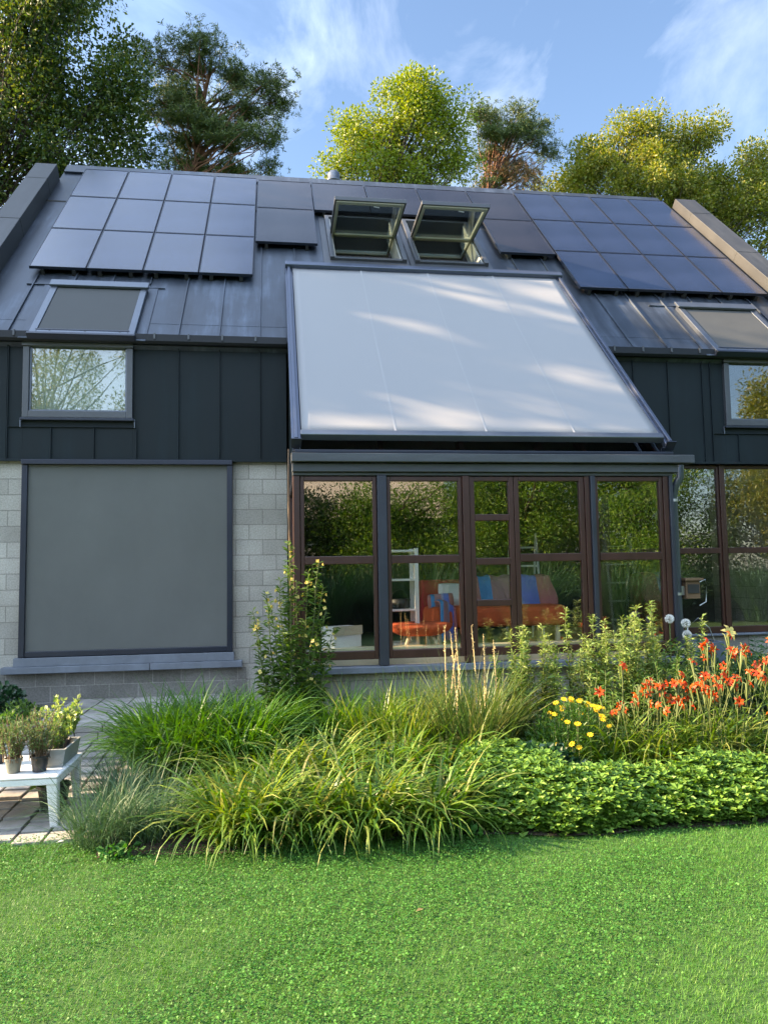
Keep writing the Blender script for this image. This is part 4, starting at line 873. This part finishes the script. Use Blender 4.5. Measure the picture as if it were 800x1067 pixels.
t = thing('planter_tray', 'long grey planter tray lying across the white table', 'planter', (-1.70, 6.2, TZ)); b = MB()
for sx in (-1, 1): b.add([[-1.70+sx*.085, 6.03, TZ+.002], [-1.70+sx*.085, 6.47, TZ+.002], [-1.70+sx*.105, 6.48, TZ+.13], [-1.70+sx*.105, 6.02, TZ+.13], [-1.70+sx*.07, 6.04, TZ+.002], [-1.70+sx*.07, 6.46, TZ+.002], [-1.70+sx*.09, 6.46, TZ+.13], [-1.70+sx*.09, 6.04, TZ+.13]], [[0, 1, 2, 3], [7, 6, 5, 4], [3, 2, 6, 7]])
for sy, y in ((-1, 6.03), (1, 6.47)): b.add([[-1.785, y, TZ+.002], [-1.615, y, TZ+.002], [-1.595, y+sy*.01, TZ+.13], [-1.805, y+sy*.01, TZ+.13], [-1.785, y-sy*.015, TZ+.002], [-1.615, y-sy*.015, TZ+.002], [-1.61, y-sy*.015, TZ+.13], [-1.79, y-sy*.015, TZ+.13]], [[0, 1, 2, 3], [7, 6, 5, 4], [3, 2, 6, 7]])
b.build('tray_walls', MT['tray'], t); bx(-1.78, -1.62, 6.035, 6.465, TZ+.004, TZ+.03).build('tray_floor', MT['tray'], t)
pot(-1.70, 6.36, TZ+.032, .068, .12, 'potblack', 'bright green leafy plant in a dark pot standing in the grey tray', lambda t, x, y, z: broad(t, x, y, z, .36, 22))
pot(-1.70, 6.16, TZ+.032, .06, .085, 'potblack', 'small dark pot with sparse herb at the front of the grey tray', lambda t, x, y, z: lav(t, x, y, z, .2, 16, 'herb'))
pot(-2.15, 6.25, TZ, .07, .12, 'potblack', 'taller green herb in a dark pot further back on the white table', lambda t, x, y, z: broad(t, x, y, z, .34, 22, 'herb'))
pot(-1.72, 6.2, .02, .13, .24, 'potblack', 'large black pot standing under the white table', lambda t, x, y, z: broad(t, x-.05, y, z, .16, 12, 'daylight', (.06, .1)))

for o_ in COL.objects:
    if o_.parent is None and o_.name.split('.')[0] in ('plastic_table', 'planter_tray', 'potted_plant'): o_.location = o_.location+Vector((.05, .10, 0))
# ================================================================== TREES
def tree(name, label, cat, base, lobes, nper, sig, size, ratio, mat, bark, tr, group=None, flat=1., up=.3, lift=(.55, .9), gaps=None, rust=None, limb=.05, needle=False):
    t = thing(name, label, cat, base, group); tb, lb = MB(), MB(); base = A(base, float)
    ctr = np.mean([A(l[0]) for l in lobes], 0); top = max(l[0][2]+l[1][2]*.3 for l in lobes)
    q = np.linspace(0, 1, 12); ax = np.stack([base[0]+(ctr[0]-base[0])*q**1.4, base[1]+(ctr[1]-base[1])*q**1.4, base[2]-.2+(top-base[2])*q], 1); ax[2:-1, :2] += rng.normal(0, .10, (9, 2))
    tb.tube(ax, np.linspace(tr, tr*.18, 12), 8); rl = []
    for c, r, nc in lobes:
        c = A(c, float); r = np.broadcast_to(A(r, float), (3,))
        for _ in range(nc):
            p = c+rdir(1)[0]*r*rng.random()**.42
            h = np.clip((p[2]-base[2])/(top-base[2])*rng.uniform(*lift), .12, .97); j = h*11; i = int(j); s0_ = ax[i]+(ax[min(11, i+1)]-ax[i])*(j-i)
            mid = (s0_+p)/2+A([0, 0, rng.uniform(-.1, .25)*np.linalg.norm(p-s0_)*(.15 if needle else .3)]); u_ = np.linspace(0, 1, 6)[:, None]
            tb.tube(s0_*(1-u_)**2+2*mid*u_*(1-u_)+p*u_**2+np.vstack([[0, 0, 0], rng.normal(0, .05, (4, 3)), [0, 0, 0]]), np.linspace(limb, limb*.2, 6), 5, False)
            m_ = int(nper*rng.uniform(.6, 1.3)); sg = sig*rng.uniform(.7, 1.25)
            if needle:
                K = max(3, m_//14); cc = p+rng.normal(0, 1, (K, 3))*A([sg, sg, sg*flat]); P = np.repeat(cc, 14, 0)+rng.normal(0, .015, (K*14, 3)); D = rdir(K*14, up)
            else:
                P = p+norm(rng.normal(0, 1, (m_, 3)))*(rng.random((m_, 1))**.45)*A([sg, sg, sg*flat])*1.75; D = norm((P-p)*.8/sg+rdir(m_, up)+A([0, 0, -.25]))
            if gaps is not None:        # openings in the crown where the low sun comes through
                ok = np.ones(len(P), bool)
                for gp_, gr_ in gaps:
                    w_ = P-gp_; ok &= np.linalg.norm(w_-(w_@SUN)[:, None]*SUN, axis=1) > gr_
                P, D = P[ok], D[ok]
                if not len(P): continue
            if rust and np.linalg.norm((p-A(rust[0]))/A(rust[1])) < 1: rl.append((P, D)); continue
            leaves(lb, P, D, rng.uniform(size[0], size[1], len(P)), ratio, None if needle else rng.normal(0, .6, (len(P), 3))+A([0, 0, .6]))
    tb.build('trunk', MT[bark], t, smooth=True); lb.build('crown', LM[mat], t)
    if rl:
        r2 = MB(); [leaves(r2, P, D, rng.uniform(size[0], size[1], len(P)), ratio) for P, D in rl]; r2.build('dead_twigs', LM['rust'], t)
    return t
def px(Y, L):                     # crown lobes: photo position, half sizes in photo pixels, clump count -> world
    o = []
    for x, y, rx, ry, n in L:
        c = at(x, y, Y); k = Y/800.; c[1] += rng.uniform(-.5, .5)*rx*k; o.append((c, (rx*k, rx*k*.9, ry*k), n))
    return o
tree('leafy_tree', 'tall dense dark green leafy tree rising behind the left roof corner', 'tree', (-9.2, 20, 0), px(20, [(0, 60, 70, 55, 26), (-40, 130, 70, 60, 22), (50, 20, 60, 40, 24), (70, 95, 55, 45, 22), (128, 70, 20, 24, 5), (118, 112, 36, 36, 11), (40, 150, 60, 45, 20), (-10, -40, 90, 50, 20), (80, -28, 44, 26, 8), (120, 155, 35, 30, 9), (5, 215, 45, 40, 10), (-70, 40, 60, 80, 16)]), 300, .36, (.08, .15), .55, 'oak', 'bark', .26, limb=.03)
tree('pine_tree', 'spreading dark pine tree with cloud-like branches behind the left solar array', 'tree', (-4.3, 21, 0), px(21, [(213, 57, 34, 9, 7), (240, 78, 36, 10, 8), (272, 93, 26, 9, 6), (288, 104, 12, 6, 3), (195, 92, 32, 12, 7), (232, 112, 36, 11, 8), (262, 122, 26, 9, 5), (208, 138, 36, 11, 8), (245, 150, 38, 10, 8), (275, 152, 20, 8, 4), (185, 120, 26, 12, 6), (180, 155, 28, 13, 6), (222, 172, 30, 9, 5), (262, 172, 26, 9, 5), (160, 70, 22, 16, 5), (158, 105, 22, 18, 5), (165, 175, 22, 10, 3), (200, 68, 20, 8, 4)]), 760, .24, (.08, .16), .15, 'pine', 'pinebark', .22, flat=.27, up=.6, limb=.035, lift=(.86, 1.0), needle=True)
tree('maple_tree', 'bright yellow green leafy tree behind the ridge above the open roof windows', 'tree', (.9, 22, 0), px(22, [(418, 108, 36, 26, 15), (440, 97, 22, 18, 7), (385, 130, 30, 22, 11), (452, 130, 30, 24, 12), (372, 160, 24, 22, 8), (415, 155, 42, 30, 16), (465, 165, 26, 26, 9), (348, 178, 16, 10, 4), (395, 190, 40, 16, 9), (445, 190, 36, 14, 7), (475, 140, 14, 14, 3), (480, 115, 7, 6, 1)]), 290, .30, (.07, .125), .6, 'maple', 'bark', .2, limb=.045)
tree('pine_tree', 'smaller pine tree with rusty dead twigs right of the yellow green tree', 'tree', (3.5, 23, 0), px(23, [(495, 128, 22, 10, 5), (525, 122, 26, 10, 7), (500, 150, 24, 12, 6), (540, 138, 26, 9, 6), (552, 132, 20, 8, 4), (572, 156, 14, 7, 3), (540, 150, 26, 10, 6), (510, 155, 22, 12, 5), (560, 148, 16, 6, 3), (525, 172, 26, 12, 6), (545, 190, 18, 10, 5), (515, 190, 24, 10, 5)]), 620, .24, (.08, .15), .15, 'pine', 'pinebark', .2, flat=.34, up=.6, limb=.035, lift=(.84, 1.0), needle=True, rust=(at(540, 190, 23), (1.1, 3, .75)))
tree('leafy_tree', 'yellowing leafy tree behind the right roof corner', 'tree', (9.2, 22, 0), px(22, [(645, 152, 40, 22, 15), (690, 150, 40, 28, 17), (665, 132, 24, 12, 6), (720, 148, 24, 14, 7), (738, 138, 10, 6, 2), (640, 178, 40, 20, 12), (690, 190, 45, 24, 14), (735, 185, 36, 28, 12), (765, 195, 30, 24, 9), (790, 215, 36, 34, 12), (770, 240, 36, 30, 11), (812, 250, 34, 40, 10), (800, 180, 16, 12, 3), (612, 185, 24, 12, 5), (840, 200, 40, 50, 10), (655, 205, 40, 16, 10), (705, 212, 40, 16, 11), (745, 218, 34, 20, 10), (795, 165, 26, 22, 8), (815, 200, 28, 30, 8)]), 320, .31, (.075, .13), .55, 'autumn', 'bark', .22, limb=.03)
tree('leafy_tree', 'thin young leafy tree just behind the ridge, left of the yellowing tree', 'tree', (5.9, 24, 0), px(24, [(590, 192, 16, 8, 4), (605, 200, 24, 10, 5), (575, 200, 20, 9, 4)]), 220, .30, (.08, .13), .55, 'autumn', 'bark', .10, limb=.03)
# trees to the west that shade the lawn and the front
def blob(c, r, n): return (A(c, float), A(r, float), n)
G = 'tall trees along the west side of the garden'
def awn(px_, py_):                 # point of the awning cloth under a photo pixel
    o = ROOF0+RF[3]*.2; d = ray(px_, py_); return A([0, 0, CZ])+d*(np.dot(o-A([0, 0, CZ]), RF[3])/np.dot(d, RF[3]))
GAPS = [(awn(400, 332), 0.19), (awn(455, 345), 0.16), (awn(520, 316), 0.21), (awn(575, 328), 0.16), (awn(585, 385), 0.24), (awn(630, 402), 0.19), (awn(345, 428), 0.19), (awn(330, 445), 0.18), (awn(450, 392), 0.10), (awn(430, 430), 0.16), (awn(480, 440), 0.14), (awn(600, 450), 0.13), (awn(345, 318), 0.10), (A([4.9, 10.4, 5.4]), 0.24), (A([5.6, 10.5, 5.5]), 0.28)]
for (x, y, h, r, n, lab) in ((-15, 12.8, 15, 2.9, 125, 'broad dark leafy tree on the west side, level with the block wall'), (-15.5, 17.0, 16, 2.8, 110, 'broad dark leafy tree on the west side, level with the roof'), (-14, -4.5, 9, 3.4, 44, 'broad dark leafy tree on the west side, behind the lawn')):
    tree('shade_tree', lab, 'tree', (x, y, 0), [blob((x, y, h*.78), (r, r, h*.25), n), blob((x, y-.6, h*.42), (r*.9, r*1.1, h*.22), n), blob((x+.4, y+1.8, h*.6), (r*.7, r*.7, h*.25), n//2)], 170, .55, (.2, .36), .6, 'shade', 'bark', .25, G, limb=.03, gaps=GAPS)
G = 'leafy trees along the east side of the garden'
for (x, y, h, r, lab) in ((21, 12, 9, 3.2, 'green leafy tree east of the house, nearest the right gable'), (25, 19, 12, 3.8, 'taller green leafy tree behind the east garden tree'), (20, 4, 7, 2.8, 'low green leafy tree on the east side, level with the bed')):
    tree('garden_tree', lab, 'tree', (x, y, 0), [blob((x, y, h*.72), (r, r, h*.25), 40), blob((x, y+.4, h*.36), (r*1.1, r*1.1, h*.24), 40)], 200, .5, (.13, .25), .5, 'oak', 'bark', .2, G, limb=.04)
# the far side of the garden, mirrored in the panes
G = 'tall loose shrubs along the far hedge behind the lawn'
for (x, y, h, r, mat, lab) in ((-9, -14, 14, 3.6, 'autumn', 'tall yellowing tree in the far hedge, mirrored in the upper left window'), (-4, -14, 6.5, 2.6, 'shade', 'dark shrub in the far hedge, left of centre'), (1, -13.5, 5.2, 2.4, 'shade', 'dark green shrub in the far hedge, mirrored in the first sunroom pane'),
    (5, -12.5, 5.6, 2.4, 'hedge', 'sunlit green shrub in the far hedge, mirrored beside the narrow pane'), (9.5, -10.5, 6.6, 2.7, 'hedge', 'sunlit yellow green shrub in the far hedge, mirrored in the middle panes'), (14, -8.2, 6.6, 2.8, 'hedge', 'tall sunlit shrub in the far hedge, mirrored near the downpipe'), (22.5, -5, 7.0, 2.8, 'hedge', 'tall sunlit shrub in the far hedge, mirrored in the right windows'),
    (20.0, -5, 11, 2.6, 'autumn', 'tall yellowing tree in the far hedge, mirrored in the upper right window'), (31, -2, 7.5, 3.0, 'hedge', 'sunlit shrub at the far right end of the hedge'),
    (11, -17, 8.5, 3.2, 'shade', 'dark tree behind the hedge, first right of the neighbouring house'), (17, -15, 9, 3.4, 'shade', 'dark tree in the second row behind the middle of the hedge'), (24, -13, 9.5, 3.4, 'shade', 'dark tree in the second row behind the yellowing hedge tree'), (30, -9, 9.5, 3.4, 'shade', 'dark tree in the second row at the right end of the hedge')):
    tree('hedge_tree', lab, 'tree', (x, y, 0), [blob((x, y, h*.72), (r, r, h*.25), 34), blob((x, y+.4, h*.36), (r*1.15, r*1.1, h*.26), 44), blob((x-r*.8, y, h*.45), (r*.6, r*.6, h*.3), 16)], 400, .50, (.09, .17), .42, mat, 'bark', .16, G, limb=.05)
G = 'arching ornamental grasses before the far hedge'
for x, y, lab in ((4.5, -6, 'tall arching grass before the far hedge, first right of the end one'), (7.2, -5.5, 'tall arching grass before the far hedge, second of its row'), (10, -5, 'tall arching grass before the far hedge, third of its row'), (13, -4.5, 'tall arching grass before the far hedge, fourth of its row'), (1.5, -6.5, 'tall arching grass before the far hedge at the left end of its row'), (16, -3.5, 'tall arching grass before the far hedge, rightmost of its row'), (3, -7.5, 'tall arching grass behind the row, before the dark shrub'), (8.5, -7.2, 'tall arching grass behind the row, before the sunlit shrub')):
    clump('ornamental_grass', lab, 'ornamental grass', x, y, 700, (1.6, 2.9), (.02, .04), .5, (2, 28), (20, 110), 'fern', G)
G = 'added low dark shrubs that darken the lower pane reflections'  # row added out of view to block the bright lawn from the lower panes
for k_, (x, y) in enumerate(((-1.5, -8.5), (1.2, -8.8), (3.6, -8.6), (6.0, -8.4), (8.4, -8.0), (10.8, -7.2), (13.2, -6.4), (15.6, -5.6), (18.2, -4.6))):
    bush('added_shrub', 'added low dark shrub darkening the pane reflections, %s from the left of its row' % ('first', 'second', 'third', 'fourth', 'fifth', 'sixth', 'seventh', 'eighth', 'ninth')[k_], 'shrub', (x, y), (1.5, .9, rng.uniform(1.7, 2.3)), 5200, (.09, .17), 'shade', .45, G)
# neighbour's house beyond the hedge
t = thing('neighbour_house', 'pale neighbouring house with a low beige roof beyond the far hedge', 'house', (3.5, -24, 0))
bx(-.5, 8.5, -28, -22, 0, 4.6).build('wall', MT['palewall'], t); MB().prism([(-21.5, 4.5), (-25, 7.6), (-28.5, 4.5)], -1, 9).build('roof', MT['paleroof'], t)
for x in (1, 4, 6.6): f = bx(x, x+1.1, -21.995, -21.95, 1.2, 2.5).build('window', MT['white'], t); bx(x+.08, x+1.02, -21.948, -21.93, 1.28, 2.42).build('pane', MT['dark'], f)
